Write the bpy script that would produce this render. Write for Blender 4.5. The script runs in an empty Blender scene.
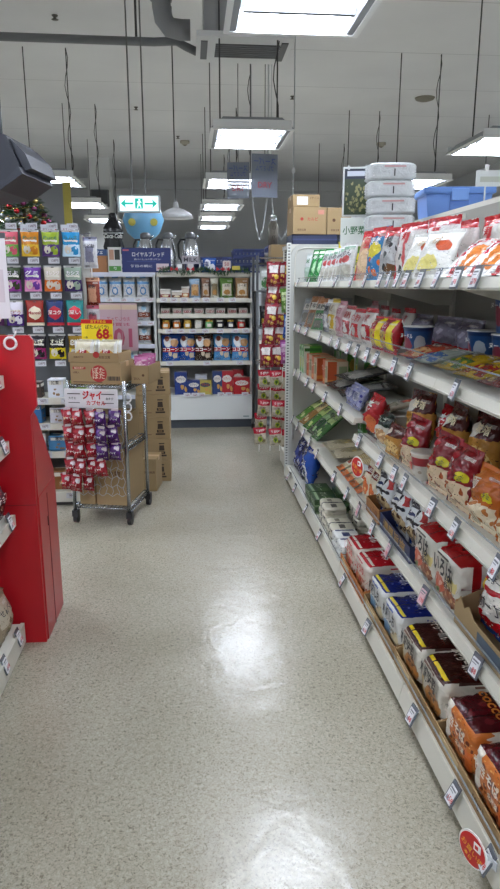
import bpy, bmesh, math, random
from mathutils import Vector, Matrix, Euler, noise
random.seed(7)
PI = math.pi
R = math.radians
SC = bpy.context.scene
COL = SC.collection
ORD = ['first','second','third','fourth','fifth','sixth','seventh','eighth','ninth','tenth','eleventh','twelfth','thirteenth','fourteenth','fifteenth','sixteenth']
def lin(h):
    h = h.lstrip('#'); o = []
    for i in (0, 2, 4):
        c = int(h[i:i+2], 16) / 255
        o.append(c / 12.92 if c <= .04045 else ((c + .055) / 1.055) ** 2.4)
    return (*o, 1)
# ------------------------------------------------------------------ materials
MATS = {}
def M(h, rough=.5, metal=0, key='', emit=None, alpha=None, trans=0, spec=.5, bump=0, bscale=60):
    k = (h, rough, metal, key, emit, alpha, trans, bump)
    if k in MATS: return MATS[k]
    m = bpy.data.materials.new('m_' + h + key); m.use_nodes = True
    nt = m.node_tree; b = nt.nodes['Principled BSDF']
    b.inputs['Base Color'].default_value = lin(h); b.inputs['Roughness'].default_value = rough
    b.inputs['Metallic'].default_value = metal; b.inputs['Specular IOR Level'].default_value = spec
    if emit: b.inputs['Emission Color'].default_value = lin(h); b.inputs['Emission Strength'].default_value = emit
    if alpha is not None: b.inputs['Alpha'].default_value = alpha
    if trans: b.inputs['Transmission Weight'].default_value = trans
    if bump:
        add_bump(nt, b, bump, bscale)
    MATS[k] = m
    return m
def add_bump(nt, b, strength, scale, dist=.009):
    tc = nt.nodes.new('ShaderNodeTexCoord'); n = nt.nodes.new('ShaderNodeTexNoise'); bp = nt.nodes.new('ShaderNodeBump')
    n.inputs['Scale'].default_value = scale; n.inputs['Detail'].default_value = 3
    n.inputs['Distortion'].default_value = 1.6
    bp.inputs['Strength'].default_value = strength; bp.inputs['Distance'].default_value = dist
    nt.links.new(tc.outputs['Object'], n.inputs['Vector']); nt.links.new(n.outputs['Fac'], bp.inputs['Height'])
    nt.links.new(bp.outputs['Normal'], b.inputs['Normal'])
def D(name, base, shapes, rough=.28, bump=.45, bscale=28, wob=.03):
    """printed film or card: flat printed shapes laid out in the pack's own UV map"""
    m = bpy.data.materials.new('print_' + name); m.use_nodes = True
    nt = m.node_tree; N = nt.nodes; L = nt.links; b = N['Principled BSDF']
    b.inputs['Roughness'].default_value = rough
    uv = N.new('ShaderNodeUVMap')
    nz = N.new('ShaderNodeTexNoise'); nz.inputs['Scale'].default_value = 9; nz.inputs['Detail'].default_value = 1
    L.new(uv.outputs['UV'], nz.inputs['Vector'])
    w1 = N.new('ShaderNodeVectorMath'); w1.operation = 'SUBTRACT'; w1.inputs[1].default_value = (.5, .5, .5)
    L.new(nz.outputs['Color'], w1.inputs[0])
    w2 = N.new('ShaderNodeVectorMath'); w2.operation = 'MULTIPLY_ADD'; w2.inputs[1].default_value = (wob*3, wob*3, 0)
    L.new(w1.outputs[0], w2.inputs[0]); L.new(uv.outputs['UV'], w2.inputs[2])
    cur = None
    def mask(s):
        src = uv.outputs['UV'] if s[0] in ('rect', 'lines') else w2.outputs[0]
        if s[0] in ('rect', 'wrect', 'ell', 'food', 'lines'):
            u0, u1, v0, v1 = s[1:5]
            a = N.new('ShaderNodeVectorMath'); a.operation = 'SUBTRACT'; a.inputs[1].default_value = ((u0+u1)/2, (v0+v1)/2, 0)
            L.new(src, a.inputs[0])
            d = N.new('ShaderNodeVectorMath'); d.operation = 'DIVIDE'; d.inputs[1].default_value = ((u1-u0)/2, (v1-v0)/2, 1)
            L.new(a.outputs[0], d.inputs[0])
            if s[0] in ('ell', 'food'):
                fl = N.new('ShaderNodeVectorMath'); fl.operation = 'MULTIPLY'; fl.inputs[1].default_value = (1, 1, 0)
                L.new(d.outputs[0], fl.inputs[0])
                le = N.new('ShaderNodeVectorMath'); le.operation = 'LENGTH'; L.new(fl.outputs[0], le.inputs[0]); val = le.outputs['Value']
            else:
                ab = N.new('ShaderNodeVectorMath'); ab.operation = 'ABSOLUTE'; L.new(d.outputs[0], ab.inputs[0])
                sp = N.new('ShaderNodeSeparateXYZ'); L.new(ab.outputs[0], sp.inputs[0])
                mx = N.new('ShaderNodeMath'); mx.operation = 'MAXIMUM'; L.new(sp.outputs['X'], mx.inputs[0]); L.new(sp.outputs['Y'], mx.inputs[1]); val = mx.outputs[0]
            lt = N.new('ShaderNodeMath'); lt.operation = 'LESS_THAN'; lt.inputs[1].default_value = 1; L.new(val, lt.inputs[0])
            out = lt.outputs[0]
            if s[0] in ('food', 'lines'):
                if s[0] == 'food':
                    t = N.new('ShaderNodeTexVoronoi'); t.inputs['Scale'].default_value = s[6]; L.new(uv.outputs['UV'], t.inputs['Vector']); tv = t.outputs['Distance']; th = s[7] if len(s) > 7 else .38
                else:
                    t = N.new('ShaderNodeTexWave'); t.bands_direction = 'Y'; t.inputs['Scale'].default_value = s[6]; t.inputs['Distortion'].default_value = 0; L.new(uv.outputs['UV'], t.inputs['Vector']); tv = t.outputs['Fac']; th = .4
                l2 = N.new('ShaderNodeMath'); l2.operation = 'LESS_THAN'; l2.inputs[1].default_value = th; L.new(tv, l2.inputs[0])
                mu = N.new('ShaderNodeMath'); mu.operation = 'MULTIPLY'; L.new(out, mu.inputs[0]); L.new(l2.outputs[0], mu.inputs[1]); out = mu.outputs[0]
            return out
    if bump >= .3 and not name.endswith(('_top', '_front')) and not name.startswith('candy'):      # fine printed lettering and small marks of the wrapper
        shapes = list(shapes) + [('food', -.2, 1.2, .02, .3, 'd9d2c0', 17, .2), ('food', -.2, 1.2, .1, .62, '3a2620', 21, .17), ('lines', .1, .42, .03, .1, '3a3632', 20), ('lines', .55, .9, .8, .86, 'd8d4cc', 24)]
    for s in shapes:
        mk = mask(s)
        mix = N.new('ShaderNodeMix'); mix.data_type = 'RGBA'
        L.new(mk, mix.inputs[0])
        if cur is None: mix.inputs[6].default_value = lin(base)
        else: L.new(cur, mix.inputs[6])
        mix.inputs[7].default_value = lin(s[5]); cur = mix.outputs[2]
    if cur is None: b.inputs['Base Color'].default_value = lin(base)
    else: L.new(cur, b.inputs['Base Color'])
    if bump: add_bump(nt, b, bump, bscale)
    return m
# ------------------------------------------------------------------ mesh helpers
def link(name, me, mats, parent=None, smooth=False):
    o = bpy.data.objects.new(name, me); COL.objects.link(o)
    for m in (mats if isinstance(mats, (list, tuple)) else [mats]): me.materials.append(m)
    if smooth: me.polygons.foreach_set('use_smooth', [True]*len(me.polygons))
    if parent: o.parent = parent
    return o
def obj(name, bm, mats, parent=None, smooth=False, loc=None):
    me = bpy.data.meshes.new(name); bmesh.ops.recalc_face_normals(bm, faces=bm.faces); bm.to_mesh(me); bm.free()
    o = link(name, me, mats, parent, smooth)
    if loc: o.location = loc
    return o
def BM(): return bmesh.new()
def box(bm, x0, x1, y0, y1, z0, z1, mat=0, mtx=None, bev=0):
    r = bmesh.ops.create_cube(bm, size=1)
    vs = r['verts']
    for v in vs:
        v.co = Vector((x0 if v.co.x < 0 else x1, y0 if v.co.y < 0 else y1, z0 if v.co.z < 0 else z1))
    fs = list({f for v in vs for f in v.link_faces})
    for f in fs: f.material_index = mat
    if bev:
        es = list({e for v in vs for e in v.link_edges})
        bmesh.ops.bevel(bm, geom=es, offset=bev, segments=2, affect='EDGES', profile=.6)
    elif mtx:
        bmesh.ops.transform(bm, matrix=mtx, verts=vs)
    return bm
def B(*a, **k): return box(BM(), *a, **k)
def tube(bm, pts, r, n=8, cap=True):
    pts = [Vector(p) for p in pts]; rings = []
    for i, p in enumerate(pts):
        d = (pts[min(i+1, len(pts)-1)] - pts[max(i-1, 0)]).normalized()
        a = d.orthogonal().normalized() if not rings else (ax - d*ax.dot(d)).normalized()
        ax = a; c = d.cross(a)
        rings.append([bm.verts.new(p + (a*math.cos(2*PI*k/n) + c*math.sin(2*PI*k/n))*r) for k in range(n)])
    for i in range(len(rings)-1):
        for k in range(n): bm.faces.new((rings[i][k], rings[i][(k+1) % n], rings[i+1][(k+1) % n], rings[i+1][k]))
    if cap: bm.faces.new(rings[0][::-1]); bm.faces.new(rings[-1])
    return bm
def lathe(bm, prof, n=20, c=(0, 0, 0), uv=None):
    rings = []
    for r, z in prof: rings.append([bm.verts.new((c[0]+r*math.cos(2*PI*k/n), c[1]+r*math.sin(2*PI*k/n), c[2]+z)) for k in range(n)])
    lay = bm.loops.layers.uv.verify()
    z0, z1 = prof[0][1], prof[-1][1]
    for i in range(len(rings)-1):
        for k in range(n):
            f = bm.faces.new((rings[i][k], rings[i][(k+1) % n], rings[i+1][(k+1) % n], rings[i+1][k]))
            for lp, (kk, ii) in zip(f.loops, ((k, i), (k+1, i), (k+1, i+1), (k, i+1))): lp[lay].uv = ((kk/n*2+.5) % 2.0001 if False else kk/n*2-1, (prof[ii][1]-z0)/max(1e-6, z1-z0))
    if prof[0][0] > 1e-4: bm.faces.new(rings[0][::-1])
    if prof[-1][0] > 1e-4: bm.faces.new(rings[-1])
    return bm
def prism(bm, poly, z0, z1, axis='z', mat=0):
    """poly of 2-D points pushed along an axis"""
    f = {'z': lambda a, b, t: (a, b, t), 'y': lambda a, b, t: (a, t, b), 'x': lambda a, b, t: (t, a, b)}[axis]
    lo = [bm.verts.new(f(a, b, z0)) for a, b in poly]; hi = [bm.verts.new(f(a, b, z1)) for a, b in poly]
    n = len(poly)
    fs = [bm.faces.new(lo[::-1]), bm.faces.new(hi)] + [bm.faces.new((lo[i], lo[(i+1) % n], hi[(i+1) % n], hi[i])) for i in range(n)]
    for q in fs: q.material_index = mat
    return bm
def empty(name, loc=(0, 0, 0), rz=0):
    o = bpy.data.objects.new(name, None); COL.objects.link(o); o.location = loc; o.rotation_euler = (0, 0, rz); o.empty_display_size = .05
    return o
def tag(o, label, cat, group=None, kind=None):
    o['label'] = label; o['category'] = cat
    if group: o['group'] = group
    if kind: o['kind'] = kind
    return o
def struct(name, bm, mat):
    o = obj(name, bm, mat); o['kind'] = 'structure'; return o
def dup(o, parent=None):
    c = o.copy(); COL.objects.link(c)
    if parent: c.parent = parent
    for ch in list(o.children): dup(ch, c)
    return c
TX = {}
def text(s, size, name, mat, parent, loc, rot=(PI/2, 0, 0), w=None, bold=.012, align='CENTER', mirror=False, drape=None, sy=1, shear=0):
    key = (s, bold, align, shear)
    if key not in TX:
        cu = bpy.data.curves.new('t', 'FONT'); cu.body = s; cu.size = 1; cu.align_x = align; cu.align_y = 'CENTER'; cu.offset = bold; cu.resolution_u = 2; cu.shear = shear
        cu.space_line = .82
        t = bpy.data.objects.new('t', cu); COL.objects.link(t)
        dg = bpy.context.evaluated_depsgraph_get()
        me = bpy.data.meshes.new_from_object(t.evaluated_get(dg)); bpy.data.objects.remove(t); bpy.data.curves.remove(cu)
        TX[key] = me
    me = TX[key].copy(); me.materials.clear()
    xs = [v.co.x for v in me.vertices] or [0, 1]
    k = size if w is None else w / max(1e-6, max(xs)-min(xs))
    sz = k if w is None else size
    for v in me.vertices: v.co = (v.co.x*k*(-1 if mirror else 1), v.co.y*sz*sy, 0)
    o = link(name, me, mat, parent); o.location = loc; o.rotation_euler = rot
    if drape:
        # vertices follow the bulge of the pack they are printed on
        for v in me.vertices:
            x, z = loc[0] + v.co.x, loc[2] + v.co.y
            v.co.z = -(drape(x, z) - loc[1])
    return o
def lbl(desc, i, n, frm='far end'): return desc if n == 1 else f'{desc}, {ORD[i]} of {n} from the {frm}'.replace(f' of {n}', '')
WHITE = M('f2f2ee', .4); BLACK = M('151515', .4); RED = M('c3161c', .35); GOLD = M('d9b45a', .3); YEL = M('f4d922', .4); INK = M('26242a', .5); NAVYI = M('1b2d78', .4)
# ------------------------------------------------------------------ packages
def bag(name, w, h, t, mat, seed=0, seal=.07, nu=18, nv=24, wr=.006, sealmat=None, puff=.55, parent=None, split=True):
    """pillow pack standing on z=0, front to -y; returns (object, front surface function)"""
    rnd = random.Random(seed)
    def half(u, v):
        vv = (v-seal)/(1-2*seal)
        if vv <= 0 or vv >= 1: return .0012
        s = max(0, math.sin(PI*u)); q = max(0, math.sin(PI*vv))
        return .0012 + t/2*(s**puff)*(q**.6)
    def wig(u, v, sgn):
        vv = (v-seal)/(1-2*seal)
        if vv <= 0 or vv >= 1: return .0015*math.sin(u*w*700)
        e = min(1, 6*min(u, 1-u, vv+.05, 1.05-vv))
        return e*wr*noise.noise(Vector((u*w*32+seed*3.1, v*h*32+sgn*5, seed*1.7))) + e*wr*.6*noise.noise(Vector((u*w*75, v*h*75, seed+sgn)))
    vsv = [0, seal*.5, seal] + [seal+(1-2*seal)*k/(nv-4) for k in range(1, nv-4)] + [1-seal, 1-seal*.5, 1]
    def build(j0, j1):
        bm = BM(); lay = bm.loops.layers.uv.verify(); G = {}
        for sgn in (-1, 1):
            for j in range(j0, j1+1):
                for i in range(nu+1):
                    if sgn == 1 and i in (0, nu): G[sgn, i, j] = G[-1, i, j]; continue
                    u, v = i/nu, vsv[j]
                    pinch = 1 - .07*math.sin(PI*min(1, max(0, (v-seal)/(1-2*seal))))
                    y = sgn*half(u, v) + wig(u, v, sgn)*(1 if sgn < 0 else 1)
                    G[sgn, i, j] = bm.verts.new(((u-.5)*w*pinch, y, v*h))
            for j in range(j0, j1):
                for i in range(nu):
                    q = [G[sgn, i, j], G[sgn, i+1, j], G[sgn, i+1, j+1], G[sgn, i, j+1]]
                    uvs = [(i/nu, vsv[j]), ((i+1)/nu, vsv[j]), ((i+1)/nu, vsv[j+1]), (i/nu, vsv[j+1])]
                    if sgn == 1: q = q[::-1]; uvs = uvs[::-1]
                    try: f = bm.faces.new(q)
                    except ValueError: continue
                    for lp, c in zip(f.loops, uvs): lp[lay].uv = c
        me = bpy.data.meshes.new(name); bm.to_mesh(me); bm.free()
        return me
    n = len(vsv)-1
    if split:
        o = link(name, build(2, n-2), mat, parent, True)
        link('seal', build(n-2, n), sealmat or mat, o, True); link('seal', build(0, 2), sealmat or mat, o, True)
    else: o = link(name, build(0, n), mat, parent, True)
    def surf(x, z):
        u = min(1, max(0, x/w+.5)); v = min(1, max(0, z/h))
        return -half(u, v) + min(0, wig(u, v, -1)) - .003
    return o, surf
def brick(name, w, d, h, mats, seed=0, rnd=.25, wr=.006, seg=13, seals=True):
    """film-wrapped block: front to -y, printed front = mats[0], printed top = mats[1]"""
    bm = BM(); bmesh.ops.create_cube(bm, size=2)
    bmesh.ops.subdivide_edges(bm, edges=bm.edges[:], cuts=seg, use_grid_fill=True)
    lay = bm.loops.layers.uv.verify(); ex = 7
    info = {}
    for v in bm.verts:
        p = v.co.copy(); l = (abs(p.x)**ex + abs(p.y)**ex + abs(p.z)**ex) ** (1/ex); q = p/l
        f = 1 + .5*wr/h*0
        nn = noise.noise(q*4.5 + Vector((seed*2.3, 0, seed))) * wr
        n2 = noise.noise(q*13 + Vector((seed*1.3, 4, seed))) * wr*.6
        bulge = .05*(1-min(1, (q.x**2+q.y**2)))
        info[v] = (p, Vector((q.x*w/2, q.y*d/2, (q.z+1)*h/2 + (bulge*h if q.z > .5 else 0))) + q*(nn+n2))
    for f in bm.faces:
        n = f.normal; top = n.z > .7
        f.material_index = 1 if top else 0
        for lp in f.loops:
            p = info[lp.vert][0]
            if abs(n.z) > .7: lp[lay].uv = (p.x/2+.5, p.y/2+.5)
            elif abs(n.y) > .7: lp[lay].uv = ((p.x if n.y < 0 else -p.x)/2+.5, p.z/2+.5)
            else: lp[lay].uv = (p.y/2*.2+.05, p.z/2+.5)
    for v, (p, q) in info.items(): v.co = q
    for v in bm.verts:
        if v.co.z < .004: v.co.z = max(0, v.co.z)
    o = obj(name, bm, mats, None, True)
    if seals:
        for s in (-1, 1):
            b2 = BM(); ny = 10
            a = [b2.verts.new((s*(w/2-.004), (-.42+.84*k/ny)*d, h*.5+.002*math.sin(k*2))) for k in range(ny+1)]
            c = [b2.verts.new((s*(w/2+.007), (-.44+.88*k/ny)*d, h*.56+.004*math.sin(k*1.3+seed))) for k in range(ny+1)]
            for k in range(ny): b2.faces.new((a[k], a[k+1], c[k+1], c[k]))
            bmesh.ops.solidify(b2, geom=b2.faces[:], thickness=.001)
            obj('end_seal', b2, mats[0] if len(mats) < 3 else mats[2], o, True)
    return o
KRAFT = D('kraft', '9c845f', [], .75, .15, 8)
KRAFTD = M('87653f', .8); TAPE = M('b89468', .35)
def carton(name, w, d, h, mat=None, flaps=False, tape=True, wall=.004):
    m = mat or KRAFT
    if not flaps:
        o = obj(name, B(-w/2, w/2, -d/2, d/2, 0, h, bev=.004), m)
        if tape: obj('packing_tape', B(-w/2-.0005, w/2+.0005, -.025, .025, h-.03, h+.0008), TAPE, o)
        for s in (-1, 1):
            obj('top_flap', B(-w/2+.003, w/2-.003, min(s*.0015, s*(d/2-.002)), max(s*.0015, s*(d/2-.002)), h-.001, h+.0004), m, o)
        return o
    bm = BM(); box(bm, -w/2, w/2, -d/2, d/2, 0, wall)
    box(bm, -w/2, w/2, -d/2, -d/2+wall, 0, h); box(bm, -w/2, w/2, d/2-wall, d/2, 0, h)
    box(bm, -w/2, -w/2+wall, -d/2, d/2, 0, h); box(bm, w/2-wall, w/2, -d/2, d/2, 0, h)
    return obj(name, bm, m)
def tray(name, w, d, h, mat, back=None):
    """shallow shelf-ready tray with a low front and higher sides"""
    hb = back or h*1.6; wl = .003
    bm = BM(); box(bm, -w/2, w/2, 0, d, 0, wl); box(bm, -w/2, w/2, -wl, 0, 0, h); box(bm, -w/2, w/2, d, d+wl, 0, hb)
    for s in (-1, 1):
        x0, x1 = (-w/2-wl, -w/2) if s < 0 else (w/2, w/2+wl)
        prism(bm, [(-wl, 0), (d+wl, 0), (d+wl, hb), (d*.4, hb), (-wl, h)], x0, x1, 'x')
    return obj(name, bm, mat)
AISLE = -PI/2      # packages on the right gondola turn their fronts to the aisle
def put(o, x, y, z, rz=AISLE, rx=0, ry=0, label=None, cat=None, group=None):
    o.location = (x, y, z); o.rotation_euler = (rx, ry, rz)
    if o.type == 'MESH' and not o.name.startswith(('price_tag', 'round_', 'plastic_hook')):
        b = Matrix.LocRotScale(Vector((0, 0, 0)), Euler((rx, ry, rz)), o.scale); lo = 9
        for q in [o]+[c for c in o.children if c.name.startswith(('seal', 'end_seal'))]:
            m_ = b if q is o else b @ q.matrix_basis; r2 = m_[2]
            lo = min(lo, min(r2[0]*v.co.x+r2[1]*v.co.y+r2[2]*v.co.z+r2[3] for v in q.data.vertices))
        o.location.z = z-lo+.001          # the lowest point rests on what carries it
    if label: tag(o, label, cat, group)
    return o
def series(o, spots, desc, cat, group, frm='far end'):
    """spots: (x, y, z, rz, rx) ; the first spot takes the prototype, the rest are copies with their parts"""
    n = len(spots); mx = min(s[0] for s in spots); keys = {}
    zs = []
    for s in spots:
        z = next((q for q in zs if abs(q-s[2]) < .028), None)
        if z is None: zs.append(s[2])
    zs.sort()
    def key(s):
        return (s[0] > mx+.08, min(range(len(zs)), key=lambda k: abs(zs[k]-s[2])))
    for s in spots: keys.setdefault(key(s), []).append(s[1])
    for i, s in enumerate(spots):
        c = o if i == 0 else dup(o)
        x, y, z = s[:3]; rz = s[3] if len(s) > 3 else random.uniform(-.04, .04); rx = s[4] if len(s) > 4 else 0; ry = s[5] if len(s) > 5 else 0
        k = key(s); l = desc
        if n > 1:
            ys = sorted(keys[k], reverse=True)
            if len({q[0] for q in keys}) > 1: l += ', back row' if k[0] else ', front row'
            if len({q[1] for q in keys}) > 1: l += f', {ORD[k[1]]} layer'
            if len(ys) > 1: l += f', {ORD[ys.index(s[1])]} from {frm}'
        put(c, x, y, z, AISLE+rz, rx, ry, l, cat, group if n > 1 else None)
    return o

# ================================================================== SETTING
def floor_mat():
    m = bpy.data.materials.new('vinyl_floor'); m.use_nodes = True; nt = m.node_tree; N = nt.nodes; L = nt.links; b = N['Principled BSDF']
    tc = N.new('ShaderNodeTexCoord')
    def nz(scale, detail, dist=0):
        n = N.new('ShaderNodeTexNoise'); n.inputs['Scale'].default_value = scale; n.inputs['Detail'].default_value = detail; n.inputs['Distortion'].default_value = dist
        L.new(tc.outputs['Object'], n.inputs['Vector']); return n.outputs['Fac']
    def ramp(src, stops):
        r = N.new('ShaderNodeValToRGB'); L.new(src, r.inputs['Fac'])
        el = r.color_ramp.elements
        while len(el) < len(stops): el.new(.5)
        for e, (p, c) in zip(el, stops): e.position = p; e.color = lin(c)
        return r.outputs['Color']
    chips = ramp(nz(120, 3, 1.2), [(0.33, '857f70'), (.43, 'aca695'), (.55, 'b8b2a1'), (.68, 'c5bfaf')])
    wear = ramp(nz(.9, 3, .4), [(.3, 'd2d0ca'), (.7, 'ffffff')])
    mx = N.new('ShaderNodeMix'); mx.data_type = 'RGBA'; mx.blend_type = 'MULTIPLY'; mx.inputs[0].default_value = 1
    L.new(chips, mx.inputs[6]); L.new(wear, mx.inputs[7]); L.new(mx.outputs[2], b.inputs['Base Color'])
    rr = N.new('ShaderNodeMapRange'); rr.inputs[3].default_value = .16; rr.inputs[4].default_value = .3
    L.new(nz(2.2, 4), rr.inputs[0]); L.new(rr.outputs[0], b.inputs['Roughness'])
    b.inputs['Specular IOR Level'].default_value = .5
    bp = N.new('ShaderNodeBump'); bp.inputs['Strength'].default_value = .3; bp.inputs['Distance'].default_value = .012
    L.new(nz(7, 3, .6), bp.inputs['Height']); L.new(bp.outputs['Normal'], b.inputs['Normal'])
    return m
def ceil_mat():
    m = bpy.data.materials.new('painted_ceiling'); m.use_nodes = True; nt = m.node_tree; N = nt.nodes; L = nt.links; b = N['Principled BSDF']
    b.inputs['Roughness'].default_value = .85
    tc = N.new('ShaderNodeTexCoord'); sp = N.new('ShaderNodeSeparateXYZ'); L.new(tc.outputs['Object'], sp.inputs[0])
    md = N.new('ShaderNodeMath'); md.operation = 'MODULO'; md.inputs[1].default_value = 1.82; ad = N.new('ShaderNodeMath'); ad.inputs[1].default_value = .35+18.2
    L.new(sp.outputs['Y'], ad.inputs[0]); L.new(ad.outputs[0], md.inputs[0])
    lt = N.new('ShaderNodeMath'); lt.operation = 'LESS_THAN'; lt.inputs[1].default_value = .018; L.new(md.outputs[0], lt.inputs[0])
    nz = N.new('ShaderNodeTexNoise'); nz.inputs['Scale'].default_value = .5; nz.inputs['Detail'].default_value = 4; L.new(tc.outputs['Object'], nz.inputs['Vector'])
    rp = N.new('ShaderNodeValToRGB'); rp.color_ramp.elements[0].position = .3; rp.color_ramp.elements[0].color = lin('dddee1'); rp.color_ramp.elements[1].position = .7; rp.color_ramp.elements[1].color = lin('e9eaec')
    L.new(nz.outputs['Fac'], rp.inputs['Fac'])
    mx = N.new('ShaderNodeMix'); mx.data_type = 'RGBA'; L.new(lt.outputs[0], mx.inputs[0]); L.new(rp.outputs['Color'], mx.inputs[6]); mx.inputs[7].default_value = lin('c2c3c6')
    L.new(mx.outputs[2], b.inputs['Base Color'])
    return m
CZ = 4.75
XL, XR, YF, YB = -7.5, 8.5, -4.5, 23.0
struct('floor', B(XL, XR, YF, YB, -.1, 0), floor_mat())
struct('ceiling', B(XL, XR, YF, YB, CZ, CZ+.1), ceil_mat())
WALL = M('d2d4d6', .8, bump=.1, bscale=4)
struct('wall_back', B(XL, XR, YB, YB+.1, 0, CZ), WALL)
struct('wall_front', B(XL, XR, YF-.1, YF, 0, CZ), WALL)
struct('wall_left', B(XL-.1, XL, YF, YB, 0, CZ), WALL)
struct('wall_right', B(XR, XR+.1, YF, YB, 0, CZ), WALL)
struct('trim_1', B(XL, XR, YB-.12, YB, CZ-.3, CZ), M('d4d6d8', .8))          # cornice along the far wall
struct('trim_2', B(-2.62, -2.05, 19.2, 19.7, 0, CZ), M('d8dadc', .7))         # square column left of the exit sign
struct('baseboard_back', B(XL, XR, YB-.02, YB, 0, .1), M('5a5c5e', .6))
# ------------------------------------------------------------------ ceiling lights
TUBE_E = 43.0
TUBE = M('ecf3ff', .4, emit=TUBE_E, key='tube')
HOUS = M('e4e6e8', .4); ROD = M('3d3e40', .5)
def light_proto():
    w, d, z = .70, .98, 2.95
    t = empty('ceiling_light', (0, 0, z))
    bm = BM()
    prism(bm, [(-w/2-.06, .0), (-w/2-.06, .012), (-w/2+.06, .11), (w/2-.06, .11), (w/2+.06, .012), (w/2+.06, .0), (w/2-.01, .0), (w/2-.08, .085), (-w/2+.08, .085), (-w/2+.01, 0)], -d/2, d/2, 'y')
    obj('housing', bm, M('8e9298', .45), t)
    for k in range(3):
        y = -d/3 + k*d/3
        bm = BM(); tube(bm, [(-w/2+.05, y-.05, .035), (w/2-.05, y-.05, .035)], .03, 10); tube(bm, [(-w/2+.05, y+.05, .035), (w/2-.05, y+.05, .035)], .03, 10)
        obj('lamp_tube', bm, TUBE, t, True)
    for k in range(2):
        y = -d/6 + k*d/3
        obj('louver', B(-w/2+.03, w/2-.03, y-.018, y+.018, -.004, .075), M('6f7277', .6), t)
    for s in (-1, 1):
        obj('suspension_rod', tube(BM(), [(s*.3, 0, .1), (s*.3, 0, CZ-z)], .008, 6), ROD, t)
    bm = BM()
    for s in (-1, 1): box(bm, min(s*(w/2+.03), s*(w/2+.066)), max(s*(w/2+.03), s*(w/2+.066)), -d/2-.014, d/2+.014, -.006, .006)
    for s in (-1, 1): box(bm, -w/2-.03, w/2+.03, min(s*(d/2-.02), s*(d/2+.014)), max(s*(d/2-.02), s*(d/2+.014)), -.006, .006)
    box(bm, -w/2-.04, w/2+.04, -d/2-.012, -d/2, 0, .085); box(bm, -w/2-.04, w/2+.04, d/2, d/2+.012, 0, .085)
    obj('rim', bm, M('eceeef', .4), t)
    obj('power_cable', tube(BM(), [(.29+.03*math.sin(k*1.1), .02, .1+(CZ-z-.1)*k/14) for k in range(15)], .006, 5), ROD, t)
    return t
lp = light_proto(); first = True
rows = {'aisle': (.65, [-2.2, 1.0, 4.05, 7.6, 10.8, 13.9, 16.2, 18.6]), 'right': (3.45, [-2, 1.2, 4.4, 7.75, 10.6, 13.9, 17]), 'left': (-2.0, [-2, 1.2, 4.4, 10.8, 13.85, 17]), 'farright': (6.3, [-1.5, 1.6, 4.7, 7.8, 10.9, 14.0]), 'farleft': (-4.7, [-1.5, 1.6, 4.7, 7.8, 10.9, 14.0, 17.1])}
for rn, (x, ys) in rows.items():
    for i, y in enumerate(ys):
        o = lp if first else dup(lp); first = False
        o.location = (x, y, 2.95)
        where = {'aisle': 'row over the central aisle', 'right': 'row right of the shelves', 'left': 'row over the left candy shelves', 'farright': 'farthest right row', 'farleft': 'farthest left row'}[rn]
        tag(o, f'hanging three-lamp fluorescent light, {ORD[i]} from the front in the {where}', 'ceiling light', 'hanging fluorescent ceiling lights')
# ------------------------------------------------------------------ ceiling services
GREY = M('8e9094', .5); ACW = M('e2e4e6', .5)
ac = empty('air_conditioner', (.62, 7.95, 3.9))
bm = BM(); box(bm, -.5, .5, -.42, .42, 0, .05); obj('front_panel', bm, ACW, ac)
obj('casing', B(-.42, .1, -.33, .33, .05, CZ-3.9), M('a4a6aa', .5), ac)
obj('intake_grille', B(-.3, .38, -.2, .2, -.004, .002), M('4a4c50', .5), ac)
for k in range(7): obj('grille_slat', B(-.3, .38, -.19+k*.06, -.165+k*.06, -.012, -.003), M('77797d', .5), ac)
for s in (-1, 1): obj('louver_flap', B(s*.42-.035, s*.42+.035, -.28, .28, -.01, .001), M('6a6c70', .5), ac)
tag(ac, 'ceiling cassette air conditioner with grille above the central aisle', 'air conditioner')
du = empty('ventilation_duct', (-.14, 8.0, 3.92))
obj('elbow', tube(BM(), [(-.1, 0, .77), (-.1, 0, .4), (-.08, 0, .28), (-.02, 0, .2), (.1, 0, .18), (.2, 0, .18)], .1, 14), GREY, du, True)
obj('collar', tube(BM(), [(-.1, 0, .45), (-.1, 0, .52)], .115, 14), M('7b7d81', .5), du, True)
tag(du, 'grey round duct elbow dropping from ceiling into the air conditioner', 'duct')
pipe = obj('drain_pipe', tube(BM(), [(-7.4, 8.6, 4.2), (-.35, 8.55, 4.15), (-.1, 8.5, 4.15), (.0, 8.5, 4.1), (.12, 8.4, 4.02)], .045, 10), M('77797d', .6), None, True)
tag(pipe, 'long grey pipe running left under the ceiling', 'pipe')
obj('hanger', tube(BM(), [(-.55, 8.56, 4.15), (-.55, 8.56, CZ)], .014, 6), ROD, pipe); obj('hanger', tube(BM(), [(-3.2, 8.58, 4.15), (-3.2, 8.58, CZ)], .014, 6), ROD, pipe)
def det(x, y, label, r=.11):
    o = obj('smoke_detector', lathe(BM(), [(r*.5, -.09), (r*.62, -.06), (r, -.05), (r, 0)], 20), M('b7b2a4', .5), None, True, (x, y, CZ))
    obj('sensor_head', lathe(BM(), [(r*.2, -.11), (r*.42, -.09), (r*.42, -.06)], 14), M('8f8b80', .5), o, True); tag(o, label, 'smoke detector', 'ceiling smoke detectors')
det(-.05, 17.0, 'round smoke detector on far ceiling near the exit sign'); det(4.6, 16.8, 'round smoke detector on ceiling above the green vegetable sign')
o = obj('ceiling_vent', lathe(BM(), [(.02, -.02), (.1, -.05), (.16, -.03), (.18, 0)], 20), M('8d8a80', .6), None, True, (4.3, 12.9, CZ)); tag(o, 'small round vent on ceiling upper right by hanging rods', 'vent')
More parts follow.
